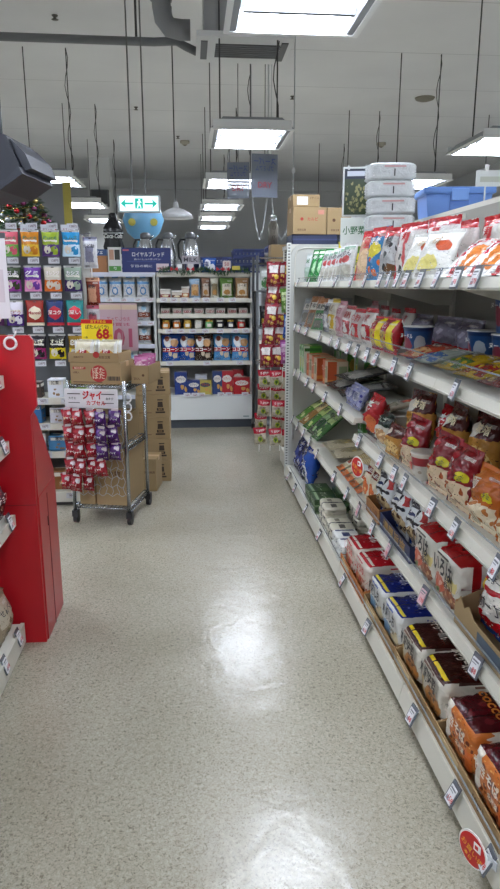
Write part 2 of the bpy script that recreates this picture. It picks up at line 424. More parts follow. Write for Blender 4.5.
for i, (x, y, t) in enumerate([(-1.62, 9.6, 'upper left'), (-.95, 14.0, 'left of the exit sign rods'), (1.9, 13.0, 'right of the second hanging light'), (-.2, 16.5, 'over the far shelves')]):
    o = obj('sprinkler_head', lathe(BM(), [(.045, -.05), (.02, -.045), (.016, -.02), (.035, -.012), (.04, 0)], 12), M('6d6a64', .5), None, True, (x, y, CZ)); tag(o, f'small dark sprinkler head on the ceiling, {t}', 'sprinkler', 'ceiling sprinkler heads')
du2 = empty('exhaust_duct', (5.55, 9.0, 2.75))
obj('elbow', tube(BM(), [(-.55, 0, -.5), (-.53, 0, -.2), (-.4, 0, .12), (-.1, 0, .32), (.4, 0, .36), (2.6, 0, .36)], .3, 18), GREY, du2, True)
obj('collar', tube(BM(), [(.4, 0, .36), (.47, 0, .36)], .32, 18), M('7a7c80', .5), du2, True)
obj('hanger', tube(BM(), [(1, 0, .6), (1, 0, CZ-2.75)], .012, 6), ROD, du2)
tag(du2, 'large grey round duct elbow at right beyond the shelves', 'duct')
# exit sign, hung on two rods
GRN = M('12a594', .4, emit=.7, key='exit'); LITW = M('dff4f4', .4, emit=1.05, key='exitface')
ex = empty('exit_sign', (-.445, 6.5, 2.1))
obj('housing', B(-.19, .19, 0, .07, 0, .15, bev=.004), M('b9c2c4', .4), ex)
obj('lit_face', B(-.172, .172, -.004, .002, .014, .136), LITW, ex)
bm = BM()
for s in (-1, 1):
    prism(bm, [(s*.165, .075), (s*.115, .118), (s*.125, .084), (s*.05, .084), (s*.05, .066), (s*.125, .066), (s*.115, .032)], -.0065, -.004, 'y')
obj('arrow_print', bm, GRN, ex)
obj('doorway_print', B(-.036, .036, -.0065, -.004, .03, .12), GRN, ex)
bm = BM(); prism(bm, [(-.02, .034), (-.012, .034), (-.002, .06), (.01, .05), (.014, .034), (.02, .036), (.014, .06), (.004, .074), (.008, .088), (.02, .08), (.022, .086), (.008, .1), (-.004, .098), (-.018, .086), (-.015, .08), (-.006, .088), (-.01, .066)], -.0085, -.0065, 'y')
for k in range(1): lathe(bm, [(.0, -.008), (.007, -.004), (.008, 0), (.007, .004), (0, .008)], 10, (.004, -.006, .108))
obj('runner_print', bm, LITW, ex)
for s in (-1, 1): obj('suspension_rod', tube(BM(), [(s*.06, .035, .15), (s*.06, .035, CZ-2.1)], .007, 6), M('6a6b6c', .5), ex)
obj('mount_plate', B(-.1, .1, -.01, .08, CZ-2.125, CZ-2.1), M('a79f8c', .6), ex)
tag(ex, 'white lit exit sign with green arrows hanging from ceiling', 'exit sign')

# ================================================================== RIGHT GONDOLA
SH = M('d0cec3', .45); SHB = M('96948b', .6); LIP = M('d4d1c4', .4); DK = M('3a3b3c', .5)
def boltpost(bm, x, y0, y1, z1): box(bm, x, x+.04, y0, y1, 0, z1)
PERF = D('perforated', 'cfd0ca', [('lines', .25, .75, 0, 1, '4b4c4c', 26)], .5, 0)
def slot_strip(name, x0, x1, y, z0, z1, parent, face=-1):
    bm = BM(); lay = bm.loops.layers.uv.verify(); box(bm, x0, x1, y-.012, y+.012, z0, z1)
    for f in bm.faces:
        for lp in f.loops: lp[lay].uv = ((lp.vert.co.x-x0)/(x1-x0), (lp.vert.co.z-z0)/(z1-z0)*1.0)
    return obj(name, bm, PERF, parent)
Z1, Z2, Z3, Z3B, Z4, Z5, Z0 = 1.472, 1.165, .842, .768, .478, .455, .095
def shelf(parent, x0, y0, y1, z, lip=.045, back=1.2):
    s = obj('shelf', B(x0, back, y0+.002, y1-.002, z-.025, z), SH, parent)
    bm = BM(); prism(bm, [(x0-.016, z-.042), (x0, z-.046), (x0, z+.004), (x0-.006, z+.006)], y0+.002, y1-.002, 'y') if False else None
    lo = [(x0-.017, z-.034), (x0, z-.034), (x0, z), (x0-.006, z)]
    vs = []
    for y in (y0+.002, y1-.002): vs.append([bm.verts.new((a, y, b)) for a, b in lo])
    for k in range(4): bm.faces.new((vs[0][k], vs[0][(k+1) % 4], vs[1][(k+1) % 4], vs[1][k]))
    bm.faces.new(vs[0][::-1]); bm.faces.new(vs[1])
    obj('price_rail', bm, LIP, s)
    obj('rail_groove', B(x0-.0185, x0-.012, y0+.003, y1-.003, z-.032, z-.027), M('b5b2a6', .5), s)
    bm = BM()
    for y in (y0+.006, y1-.009): prism(bm, [(x0+.02, z-.026), (back, z-.026), (back, z-.11), (back-.08, z-.11)], y, y+.003, 'y')
    obj('bracket', bm, SH, s)
    return s
units = [('farthest', 4.06, 4.98, [(Z1, .77), (Z2, .77), (Z3, .77), (Z4, .77)]), ('second', 3.05, 4.06, [(Z1, .77), (Z2, .77), (Z3, .77), (Z5, .77)]),
         ('third', 2.03, 3.05, [(Z1, .77), (Z2, .77), (Z3B, .77), (Z5, .77)]), ('nearest', 1.0, 2.03, [(Z1, .77), (Z2, .77), (Z3B, .77), (Z5, .77)])]
for nm, y0, y1, shs in units:
    u = empty('shelf_unit', (0, 0, 0))
    obj('back_panel', B(1.205, 1.225, y0+.002, y1-.002, .0, 1.735), SHB, u)
    obj('upright', B(1.195, 1.225, y1-.022, y1-.001, 0, 1.76), SH, u); obj('upright', B(1.195, 1.225, y0+.001, y0+.022, 0, 1.76), SH, u)
    obj('kick_plate', B(.74, 1.2, y0+.002, y1-.002, 0, .055), M('cfccbf', .5), u)
    d = obj('base_deck', B(.722, 1.2, y0+.002, y1-.002, .055, Z0), SH, u)
    bm = BM(); vs = []
    for y in (y0+.002, y1-.002): vs.append([bm.verts.new((a, y, b)) for a, b in [(.700, .03), (.722, .03), (.722, Z0), (.715, Z0)]])
    for k in range(4): bm.faces.new((vs[0][k], vs[0][(k+1) % 4], vs[1][(k+1) % 4], vs[1][k]))
    bm.faces.new(vs[0][::-1]); bm.faces.new(vs[1]); obj('price_rail', bm, LIP, d)
    for z, x0 in shs: shelf(u, x0, y0, y1, z)
    tag(u, f'cream steel shelf unit along the right of the aisle, {nm}' + ('' if nm in ('farthest', 'nearest') else ' from the far end'), 'shelf', 'right gondola shelf units')
# end panel closing the far end of the run
ep = empty('end_panel', (0, 5.0, 0))
pts = [(.735, 0), (1.225, 0), (1.225, 1.74), (.80, 1.74), (.77, 1.728), (.748, 1.70), (.735, 1.66)]
obj('panel', prism(BM(), pts, -.012, .012, 'y'), M('b9bab4', .5), ep)
slot_strip('slotted_post', .705, .735, 0, 0, 1.75, ep)
bm = BM(); tube(bm, [(.765, -.014, .3), (.765, -.014, 1.66), (.785, -.014, 1.7), (.83, -.014, 1.715), (1.2, -.014, 1.715)], .004, 6); obj('edge_bead', bm, SH, ep, True)
tag(ep, 'pale grey end panel with slotted post closing the far end', 'panel')
# acrylic front fence strips standing on the shelf rails
CLEAR = M('aab4ba', .06, alpha=.04, key='acrylic')
for z, y0, y1, hh, x, nm in [(Z2, 1.02, 2.95, .065, .772, 'eye-level shelf'), (Z3B, 1.02, 3.02, .026, .772, 'noodle bag shelf'), (Z5, 1.02, 3.0, .03, .772, 'lower noodle shelf'), (Z1, 1.02, 4.9, .03, .772, 'top shelf'), (Z0, 1.02, 4.8, .035, .717, 'bottom deck')]:
    o = obj('shelf_fence', B(x, x+.003, y0, y1, z+.005, z+hh), CLEAR); tag(o, f'clear plastic fence strip standing along the {nm}', 'shelf fence')
    obj('fence_edge', B(x-.0005, x+.0035, y0, y1, z+hh-.003, z+hh+.001), M('a9b3b8', .12, alpha=.5, key='edge'), o)
# ------------------------------------------------------------------ price tags
CARD = D('price_card', 'e9e9ec', [('rect', .08, .92, .8, .9, '6d6f78'), ('rect', .08, .7, .66, .72, '8d8f98'), ('rect', .08, .55, .1, .34, '9a9ca4')], .4, 0)
PCARD = D('pink_card', 'dcb9c0', [('rect', .08, .92, .8, .9, '6d6f78'), ('rect', .08, .7, .66, .72, '8d6f78')], .4, 0)
HOLD = M('6e737c', .2, alpha=.75, key='holder')
def tag_proto(w, h, digits, card=CARD):
    o = obj('price_tag', B(-w/2-.006, w/2+.006, -.002, .002, -h/2-.004, h/2+.012), HOLD)
    bm = BM(); lay = bm.loops.layers.uv.verify(); box(bm, -w/2, w/2, -.0045, -.002, -h/2, h/2)
    for f in bm.faces:
        for lp in f.loops: lp[lay].uv = (lp.vert.co.x/w+.5, lp.vert.co.z/h+.5)
    c = obj('price_card', bm, card, o)
    text(digits, h*.42, 'price_digits', RED, c, (w*.18, -.0052, -h*.2))
    return o
TP = [tag_proto(.034, .048, d) for d in ('98', '128', '158', '278', '88')] ; TPK = tag_proto(.036, .05, '198', PCARD)
TPS = [dup(p) for p in TP]
used = set()
def tags(ys, z, x, shelf_name, tilt=-.32, pink=()):
    for i, y in enumerate(ys):
        src = TPK if i in pink else TP[(i*3+len(shelf_name)) % 5]
        o = src if src.name not in used else dup(src); used.add(src.name)
        put(o, x, y, z, AISLE+random.uniform(-.12, .12), tilt+random.uniform(-.06, .06), random.uniform(-.03, .03))
        tag(o, f"{'pink' if i in pink else 'white'} price card in grey holder on {shelf_name}, {ORD[i]} from the far end", 'price tag', 'price tags on the right shelves')
for p in TPS:
    for c in list(p.children_recursive)+[p]: bpy.data.objects.remove(c)
tags([4.75, 4.3, 3.9, 3.5, 3.15, 2.9, 2.67, 2.55, 2.44, 2.34, 2.19, 2.04, 1.88, 1.75], Z1-.004, .746, 'top shelf rail')
tags([4.84, 4.62, 4.35, 3.9, 3.58, 3.4, 3.16, 3.0, 2.82, 2.68, 2.43, 2.25, 1.84], Z2-.008, .746, 'eye-level shelf rail')
tags([4.8, 4.6, 4.3, 4.05, 3.7, 3.3], Z3-.01, .746, 'green carton shelf rail')
tags([4.9, 4.65, 4.4, 4.15], Z4-.01, .746, 'green bag shelf rail')
tags([2.9, 2.55, 2.36, 2.24, 1.96, 1.77, 1.5], Z3B-.006, .746, 'noodle bag shelf rail')
tags([3.9, 3.4, 3.1, 2.86, 2.62, 2.38, 1.98, 1.56], Z5-.006, .746, 'lower noodle shelf rail', pink=(3, 5, 6))
tags([4.7, 4.4, 3.95, 3.5, 2.9, 2.45, 1.87, 1.52, 1.3], Z0-.012, .692, 'bottom deck rail', tilt=-.45)
# ------------------------------------------------------------------ printed designs for the right side
GENW = 'e9e7df'
d_brown = [D('brown_front', 'd2cdc0', [('food', 0, 1, .02, .95, 'b8ae9c', 9, .3), ('ell', .25, .98, -.05, .5, 'b87a3c'), ('food', .35, .9, .0, .38, '6e3c1e', 9), ('wrect', .04, .18, .08, .5, 'c8a85a'), ('rect', .05, .6, .84, .9, '7a5a4a'), ('rect', 0, 1, .93, 1, '43201a')]), D('brown_top', '38120f', [('rect', .08, .92, .05, .13, 'e3c825'), ('rect', .1, .9, .44, .46, '5a2a20'), ('ell', .04, .22, .72, .95, 'c5a82e'), ('food', .2, .9, .55, .95, '8a6a58', 8, .22), ('rect', .3, .34, 0, 1, '2a0c0a')], .14, .8, 22), M('b9b3aa', .3)]
d_mar = [D('maroon_front', 'c8702f', [('food', -.1, 1.1, -.1, .95, '6a2812', 8, .42), ('food', -.1, 1.1, -.1, .9, 'e0a868', 13, .25), ('wrect', .0, .25, 0, 1, 'e6ded2'), ('wrect', .8, 1, 0, .5, 'd0662c')]), D('maroon_top', '4e0d16', [('rect', .04, .12, .72, .88, 'e4d9cc'), ('ell', .1, .32, .82, .98, 'b59a2a'), ('food', .3, .95, .1, .9, '6a1a22', 6, .4), ('rect', .62, .66, 0, 1, '3a0a10')], .14, .8, 22), M('e0d8cc', .3)]
d_blue = [D('blue_front', 'd2d2ce', [('food', 0, 1, .02, .95, 'a8b4c0', 9, .3), ('ell', .05, .55, .0, .46, '6f98ba'), ('food', .5, 1, 0, .45, 'b9a06a', 8), ('ell', .6, .95, .1, .4, 'd8c8a0'), ('rect', .05, .6, .85, .9, '4a5a98')]), D('blue_top', '12206e', [('rect', .06, .94, .06, .13, 'd9c43a'), ('ell', .62, .8, .72, .9, 'b8202c'), ('food', .1, .9, .2, .9, '5a6ab8', 7, .2), ('rect', .5, .53, 0, 1, '0c154a')], .14, .8, 22), M('d8d8d8', .3)]
d_red = [D('red_front', 'd6cabe', [('food', 0, 1, .02, .95, 'd09a90', 9, .3), ('ell', .05, .6, .02, .48, 'c8563a'), ('food', .1, .6, .05, .45, 'd8b070', 8), ('food', .55, 1, .05, .5, 'a85a34', 8), ('rect', .05, .6, .85, .9, 'b8404a')]), D('red_top', 'b01220', [('ell', .1, .35, .6, .9, 'd98a2a'), ('rect', .05, .95, .1, .16, 'e4d2c8'), ('food', .1, .9, .2, .9, 'd8707a', 7, .18), ('rect', .5, .53, 0, 1, '7a0c16')], .14, .8, 22), M('d8c0b8', .3)]
d_iro = [D('iro_front', 'd4cfc4', [('food', 0, 1, .02, .95, 'b0a894', 9, .28), ('ell', .03, .5, .12, .5, 'c0563a'), ('food', .05, .5, .14, .5, 'e0b0a0', 7), ('wrect', .1, .34, .05, .22, '4f6f34'), ('ell', .45, .98, -.05, .36, '8a4a2a'), ('food', .45, .98, -.05, .34, 'd0a070', 8), ('wrect', .6, .95, .38, .6, 'dccb86'), ('rect', .05, .6, .88, .92, '3a342e'), ('rect', 0, .03, 0, 1, 'a01418')]), D('iro_top', '9c1216', [('rect', .0, .06, 0, 1, 'e4e0d8'), ('rect', .62, .66, 0, 1, '6d0c10'), ('food', .25, .75, .3, .8, '3a1512', 12)], .25), M('8c1014', .3)]
def multipack(kind, mats, title, topt, w=.192, d=.212, h=.145, seed=1, tcol=INK, topc=None, tsize=.045):
    o = brick(kind, w, d, h, mats, seed)
    text(title, tsize, 'title_print', tcol, o, (-.005, -d/2-.008, h*.7), w=w*.74, sy=1.35, bold=.03)
    text('北海道', .018, 'small_print', tcol, o, (w*.2, -d/2-.008, h*.44), bold=.02)
    text(topt, .05, 'top_print', topc or WHITE, o, (0, -.005, h*1.075+.006), (0, 0, 0), w=w*.72, bold=.02)
    text('5食入', .02, 'count_print', topc or WHITE, o, (w*.26, d*.3, h*1.06+.006), (0, 0, 0))
    return o
# bottom deck
p = multipack('noodle_multipack', d_red, 'しょうゆ', 'らーめん', seed=2, topc=WHITE, tcol=RED, tsize=.034)
series(p, [(.847, 2.96, Z0+.02), (.847, 2.755, Z0+.02), (1.075, 2.95, Z0+.004), (1.075, 2.74, Z0+.004)], 'white noodle five-pack with bright red top', 'noodle pack', 'red-topped noodle packs on the bottom deck')
p = multipack('noodle_multipack', d_blue, '札幌しお', 'しおらーめん', seed=3, tcol=INK, topc=M('c9ccd8', .3), tsize=.038)
series(p, [(.847, 2.5, Z0+.02, .02, .0), (.847, 2.29, Z0+.02, .02), (1.075, 2.485, Z0+.004), (1.075, 2.277, Z0+.004)], 'white noodle five-pack with dark blue top', 'noodle pack', 'blue-topped noodle packs on the bottom deck')
p = multipack('noodle_multipack', d_brown, '札幌味噌', 'みそらーめん', seed=4, topc=M('cfc6b8', .3), tsize=.042)
series(p, [(.847, 2.06, Z0+.025), (.847, 1.85, Z0+.03), (1.075, 2.04, Z0+.004), ], 'white noodle five-pack with dark brown top', 'noodle pack', 'brown-topped noodle packs on the bottom deck')
p = multipack('noodle_multipack', d_mar, 'やきそば', 'cocco', seed=5, topc=M('d98028', .3), tcol=M('f0e6da', .3), tsize=.03)
series(p, [(.847, 1.632, Z0+.02, .02), (.847, 1.42, Z0+.02, .02), (1.075, 1.62, Z0+.004), (1.075, 1.4, Z0+.004), (.847, 1.2, Z0+.02)], 'orange fried noodle five-pack with maroon top', 'noodle pack', 'maroon-topped noodle packs on the bottom deck')
d_yb = D('yellow_bowl', 'b5702a', [('wrect', 0, 1, .0, .2, '8a4a18'), ('ell', .12, .88, .15, .7, '7a2c18'), ('food', .18, .82, .2, .66, 'e0b060', 9), ('rect', .05, .3, .5, .95, 'd8a01c')])
pb, sf = bag('noodle_bag', .15, .3, .05, d_yb, 9)
text('みそ', .05, 'title_print', M('5a1a10', .4), pb, (0, -.025, .235), drape=sf)
series(pb, [(1.12, 1.86, Z0), ], 'amber noodle bag with bowl picture standing behind the brown packs', 'noodle bag', 'x')
TRAYS = [(2.86, .44, 'under the red-topped noodle packs', 'b0682c'), (2.4, .43, 'under the blue-topped noodle packs', '9c7c52'), (1.955, .43, 'under the brown-topped noodle packs', 'a08258'), (1.525, .435, 'under the maroon-topped noodle packs', 'a5865c')]
for y, w, nm, c in TRAYS:
    t = tray('carton_tray', w, .236, .055, M(c, .75, bump=.1, bscale=9), .08); put(t, .727, y, Z0, AISLE, label=f'low cardboard tray {nm}', cat='tray', group='cardboard trays on the bottom deck')
    text('50g×5', .03, 'stamp_print', M('5b4126', .6), t, (w*.22, -.0042, .03)); obj('printed_patch', B(-w*.42, -w*.1, -.004, -.003, .015, .045), M('c9b184', .6), t)
# far part of the bottom deck
d_pur = D('purple_wrap', '27295a', [('food', 0, 1, 0, 1, '8d94b8', 6), ('ell', .2, .8, .3, .7, '3d4a9a')], .2, .8)
pb, _ = bag('snack_bag', .19, .25, .07, d_pur, 11, wr=.016); text('さきいか', .03, 'title_print', WHITE, pb, (0, -.045, .1))
series(pb, [(.78, 4.86, Z0, .05, -.25), (.78, 4.65, Z0, -.05, -.22), (1.0, 4.76, Z0, 0, -.15)], 'crinkled dark purple bag on bottom deck', 'snack bag', 'purple bags on the bottom deck')
d_blb = D('blue_bag', '2a56b4', [('wrect', .2, .8, .12, .48, 'd9dde2'), ('ell', .3, .7, .16, .42, '4a5a78'), ('wrect', 0, 1, .8, 1, '1d3f92')], .2, .8)
pb, sf = bag('flour_bag', .22, .31, .11, d_blb, 12, wr=.014); text('天ぷら', .04, 'title_print', WHITE, pb, (0, -.05, .17), drape=sf)
series(pb, [(.79, 4.4, Z0, 0, -.12), (1.0, 4.43, Z0, 0, -.1), (1.1, 4.2, Z0+.0, .0, -.05)], 'bright blue bag with white label on bottom deck', 'bag', 'blue bags on the bottom deck')
d_gb = D('green_carton', '3d5634', [('rect', .06, .94, .1, .22, '9db08a'), ('ell', .55, .95, .35, .9, '52703e'), ('food', .05, .5, .4, .9, '2a3f26', 5)], .4, .1)
def uvbox(name, w, d, h, mat, parent=None, bev=.002, y0=None):
    bm = BM(); lay = bm.loops.layers.uv.verify(); yy = -d/2 if y0 is None else y0
    box(bm, -w/2, w/2, yy, yy+d, 0, h, bev=bev); bm.normal_update(); bmesh.ops.recalc_face_normals(bm, faces=bm.faces)
    for f in bm.faces:
        n = f.normal
        for lp in f.loops:
            c = lp.vert.co
            if abs(n.y) > .7: lp[lay].uv = (c.x/w+.5, c.z/h)
            elif abs(n.z) > .7: lp[lay].uv = (c.x/w+.5, (c.y-yy)/d)
            else: lp[lay].uv = ((c.y-yy)/d*.9+.05, c.z/h)
    return obj(name, bm, mat, parent)
o = uvbox('roux_carton', .17, .14, .045, d_gb); text('カレールウ', .02, 'title_print', M('dfe6d6', .4), o, (0, -.0715, .024)); obj('lid_edge', B(-.0855, .0855, -.0712, -.07, .03, .032), M('26361f', .5), o); text('カレー', .05, 'top_print', M('cfd9c0', .4), o, (0, 0, .0457), (0, 0, 0))
series(o, [(.8, 4.08, Z0, 0), (.8, 3.9, Z0, 0), (.8, 4.08, Z0+.046, .03), (.8, 3.9, Z0+.046, -.03), (.96, 4.08, Z0, 0), (.96, 3.9, Z0, 0), (.96, 4.0, Z0+.046, 0)], 'flat dark green roux carton', 'carton', 'dark green cartons on the bottom deck')
d_cr = [D('cream_front', 'd6d1bf', [('rect', .44, .52, 0, 1, '2c2a2a'), ('rect', .7, .92, .4, .7, '4a4640')], .3), D('cream_top', 'd9d4c2', [('rect', .44, .52, 0, 1, '2c2a2a'), ('rect', .62, .9, .35, .6, '55504a'), ('rect', .1, .36, .3, .5, '8a8472')], .3), M('cfc9b8', .35)]
o = brick('udon_pack', .2, .13, .042, d_cr, 6, wr=.003); text('うどん', .026, 'title_print', INK, o, (-.05, -.066, .02))
series(o, [(.8, 3.64, Z0, 0), (.8, 3.64, Z0+.044, .03), (.8, 3.64, Z0+.088, -.04), (.8, 3.42, Z0, 0), (.8, 3.42, Z0+.044, -.03), (.96, 3.55, Z0, .05), (.96, 3.55, Z0+.044, .05), (.96, 3.55, Z0+.09, 0)], 'cream udon pack with black band', 'noodle pack', 'cream udon packs on the bottom deck')
d_wb = [D('whiteblue_front', 'dcdcd8', [('food', 0, 1, 0, 1, '2f3a66', 5, .26)], .3), D('whiteblue_top', 'e0e0dc', [('rect', .1, .3, .1, .9, '2f3a66'), ('rect', .5, .9, .3, .6, '3c4878')], .3), M('c8c8c6', .3)]
o = brick('soba_pack', .12, .13, .045, d_wb, 8, wr=.003); text('そば', .026, 'title_print', WHITE, o, (.02, -.066, .02))
series(o, [(.79, 3.252, Z0, 0), (.79, 3.252, Z0+.049, .01), (.79, 3.127, Z0, 0), (.79, 3.127, Z0+.049, -.01), (.935, 3.2, Z0, 0)], 'small white noodle pack, navy print', 'noodle pack', 'white and navy packs on the bottom deck')
# ---- lower noodle shelf (Z5)
d_be = D('beige_pack', 'c2b79b', [('ell', .2, .8, .2, .8, '8f8465'), ('rect', .1, .9, .85, .95, '4a4436'), ('food', .2, .8, .2, .8, 'b09a5c', 6)], .3)
o, _ = bag('pasta_pack', .2, .26, .045, d_be, 14); text('パスタ', .04, 'title_print', INK, o, (0, -.025, .21))
series(o, [(.8, 3.92, Z5+.022, .02, -1.5), (.8, 3.72, Z5+.022, -.05, -1.5)], 'beige pasta pack lying flat on lower shelf', 'pasta pack', 'beige packs on the lower shelf')
d_so = D('somen', 'cdbd98', [('rect', 0, 1, .0, .12, 'c86a32'), ('rect', .12, .88, .2, .42, 'e6e0cc'), ('lines', .05, .95, .45, .95, 'b09668', 9), ('rect', .3, .7, .22, .4, 'b64a2a'), ('rect', 0, .06, 0, 1, '4a3a2c')], .22, .3)
o, sf = bag('somen_bag', .09, .3, .03, d_so, 15, nu=10); text('そうめん', .026, 'title_print', INK, o, (0, -.015, .1), drape=sf)
series(o, [(.80, 3.54, Z5, .01, -1.15), (.80, 3.435, Z5, .0, -1.15), (.80, 3.33, Z5, -.01, -1.15), (.80, 3.225, Z5, .01, -1.15), (.80, 3.12, Z5, .0, -1.15)], 'long straw-coloured somen bag sloping back on lower shelf', 'noodle bag', 'somen bags on the lower shelf')
d_or = D('cream_orange', 'd9cdb4', [('ell', .1, .9, .1, .55, 'c9622e'), ('food', .15, .85, .12, .5, 'e8b070', 7), ('rect', .1, .9, .7, .88, '7a2a1c')], .25)
o, sf = bag('noodle_bag', .105, .18, .05, d_or, 16); text('ちゃんぽん', .018, 'title_print', WHITE, o, (0, -.025, .142), drape=sf)
series(o, [(.82, 3.015, Z5, 0, -.2), (.82, 2.905, Z5, .0, -.18)], 'cream noodle bag with orange bowl picture on lower shelf', 'noodle bag', 'cream and orange bags on the lower shelf')
d_wk = D('white_black', 'd4d6d6', [('wrect', .0, .12, .0, 1, '2a4a9a'), ('wrect', .2, .9, .44, .5, '22242e'), ('wrect', .25, .6, .54, .6, '2a3560'), ('wrect', .66, .72, .4, .68, '22242e'), ('wrect', .12, .2, .6, .95, '22242e'), ('ell', .2, .95, .04, .38, 'b8a078'), ('food', .2, .95, .04, .38, '4e3424', 9, .42), ('wrect', .2, .9, .9, 1, '20222c'), ('wrect', .82, .96, .55, .68, 'a83a3a')], .16, .7)
o, sf = bag('ramen_bag', .18, .26, .1, d_wk, 17, wr=.014); text('旨塩', .055, 'title_print', INK, o, (-.01, -.05, .2), drape=sf, bold=.03); text('らーめん', .024, 'small_print', M('2a3560', .4), o, (.0, -.05, .05), drape=sf)
series(o, [(.845, 2.745, Z5+.004, .02, -.1), (.845, 2.52, Z5+.004, -.02, -.1), (.845, 2.33, Z5+.004, .02, -.12), (1.08, 2.76, Z5, 0, -.1), (1.08, 2.54, Z5, 0, -.1), (1.08, 2.33, Z5, 0, -.1)], 'white ramen bag with black ring print on lower shelf', 'noodle bag', 'white ramen bags on the lower shelf')
d_nav = D('navy_tray', '20284c', [('ell', .05, .3, .2, .9, '8a5a2c'), ('rect', 0, 1, .93, 1, '8a7a4a')], .5, .1)
for y, w, m_, tx, c, nm in [(2.745, .2, M('9c6a3a', .7), 'しょうゆ', M('6d3016', .6), 'brown'), (2.425, .385, M('232b50', .55), '濃厚旨塩', M('b08a48', .5), 'dark navy')]:
    t = tray('carton_tray', w, .2, .065, m_, .08); put(t, .783, y, Z5, AISLE, label=f'{nm} display carton holding white ramen bags on lower shelf', cat='tray')
    text(tx, .045, 'title_print', c, t, (0, -.0042, .034), w=w*.75)
o = multipack('noodle_multipack', d_iro, 'いろは', '屋台の味', w=.193, d=.19, h=.165, seed=21, topc=M('5a1c14', .4), tsize=.05)
text('旨い', .034, 'corner_print', M('3c2a20', .4), o, (.055, -.106, .082))
series(o, [(.885, 2.13, Z5+.002, .02), (.885, 1.92, Z5+.002, .02), (1.088, 2.12, Z5), (1.088, 1.9, Z5), (1.088, 1.68, Z5)], 'white noodle five-pack with brick red top', 'noodle pack', 'brick red packs on the lower shelf')
d_ic = D('red_itcho', 'b3141e', [('wrect', .14, .88, .3, .62, 'e8e4dc'), ('rect', .3, .8, .68, .86, 'e8e4dc'), ('ell', .05, .3, .55, .72, 'd8b02c'), ('wrect', 0, 1, 0, .14, '2c4a8c')], .2, .6)
o, sf = bag('noodle_bag', .188, .22, .1, d_ic, 23, wr=.016); text('出前一丁', .038, 'title_print', INK, o, (0, -.05, .1), drape=sf); text('ごま一丁', .024, 'upper_print', INK, o, (.01, -.05, .17), drape=sf)
series(o, [(.86, 1.69, Z5+.004, .03, -.12), (.86, 1.478, Z5+.004, .02, -.12), (.86, 1.24, Z5+.004, .0, -.15)], 'red noodle bag with white label panel on lower shelf', 'noodle bag', 'red bags on the lower shelf')
t = tray('carton_tray', .425, .18, .07, KRAFT, .1); put(t, .783, 1.585, Z5, AISLE, label='torn brown carton in front of the red noodle bags', cat='tray')
bm = BM(); prism(bm, [(-.2, .07), (-.18, .1), (-.15, .075), (-.12, .095), (-.08, .07)], -.003, .0, 'y'); obj('torn_edge', bm, KRAFT, t); obj('printed_patch', B(-.05, .18, -.0045, -.003, .015, .055), M('4c5a6a', .6), t)
# round red pop sticker on a clip
def pop(x, y, z, label, s=1.0, rz=0):
    o = obj('round_sign', tube(BM(), [(0, 0, 0), (0, .003, 0)], .048*s, 28), M('f0eee8', .35)); o.rotation_euler = (0, 0, AISLE+rz); o.location = (x, y, z)
    obj('red_disc', tube(BM(), [(0, -.0015, 0), (0, .001, 0)], .043*s, 28), RED, o)
    text('お買い得', .02*s, 'title_print', M('efb03a', .4), o, (0, -.002, -.006*s), (PI/2, R(20), 0)); text('本日', .014*s, 'small_print', M('efb03a', .4), o, (-.012*s, -.002, -.024*s), (PI/2, R(20), 0))
    obj('white_card', B(.005*s, .028*s, -.0025, -.001, .008*s, .03*s), WHITE, o); obj('red_drop', B(.01*s, .02*s, -.0035, -.0024, .014*s, .024*s), RED, o)
    obj('clip', B(.02*s, .075*s, .003, .006, .0, .024*s), M('dde3e6', .2, alpha=.7, key='clip'), o)
    tag(o, label, 'sign', 'round red offer signs')
pop(.672, 1.335, .085, 'round red offer sign clipped to near bottom deck rail', 1.0, .35)
pop(.735, 2.86, .655, 'round red offer sign hanging by the somen bags', 1.0, .35)
# ---- noodle bag shelf (Z3B)
d_gold = D('gold_bag', 'b88238', [('wrect', 0, 1, .62, 1, '4a1512'), ('ell', .12, .95, .05, .5, 'e0bc78'), ('food', .15, .95, .05, .6, '8a5a26', 11, .3), ('ell', .1, .5, .6, .85, 'd0c8b8'), ('wrect', .0, .2, .2, .6, 'd8c8a4')], .2, .7)
d_dr = D('dark_red_bag', '7d0f18', [('wrect', .05, .95, .0, .42, 'd8c0a0'), ('food', .05, .95, .0, .4, '9a4a24', 6), ('ell', .06, .4, .42, .88, 'a8222c'), ('ell', .6, .88, .46, .62, 'dcd028')], .18, .7)
d_og = D('orange_bag', 'b8601c', [('wrect', .05, .95, .0, .4, 'e0cfae'), ('food', .05, .95, .0, .4, 'b06a30', 6), ('ell', .05, .42, .45, .9, 'c87434'), ('ell', .6, .88, .46, .62, 'dcd028')], .18, .7)
d_rb = D('crimson_pack', 'a5121c', [('wrect', .1, .4, .2, .75, 'd8d0c0'), ('wrect', .0, 1, .0, .16, '2a1214'), ('ell', .5, .95, .15, .55, 'c8683a')], .18, .7)
d_gr = D('darkgreen_bag', 'c8c6b8', [('wrect', 0, 1, .6, 1, '14281f'), ('ell', .3, .95, .08, .5, 'b08458'), ('food', .3, .95, .08, .5, 'd8b88a', 8)], .18, .7)
d_tan = D('tan_sesame', 'c8ac7c', [('wrect', 0, .3, .3, 1, 'a01822'), ('food', .3, 1, .2, .9, '6d5230', 10, .22), ('rect', .35, .95, .05, .26, 'd0d0cc'), ('lines', .4, .9, .07, .22, '33343a', 12)], .2, .6)
o, sf = bag('noodle_bag', .17, .2, .1, d_rb, 31, wr=.018); text('辛', .06, 'title_print', WHITE, o, (0, -.05, .14), drape=sf)
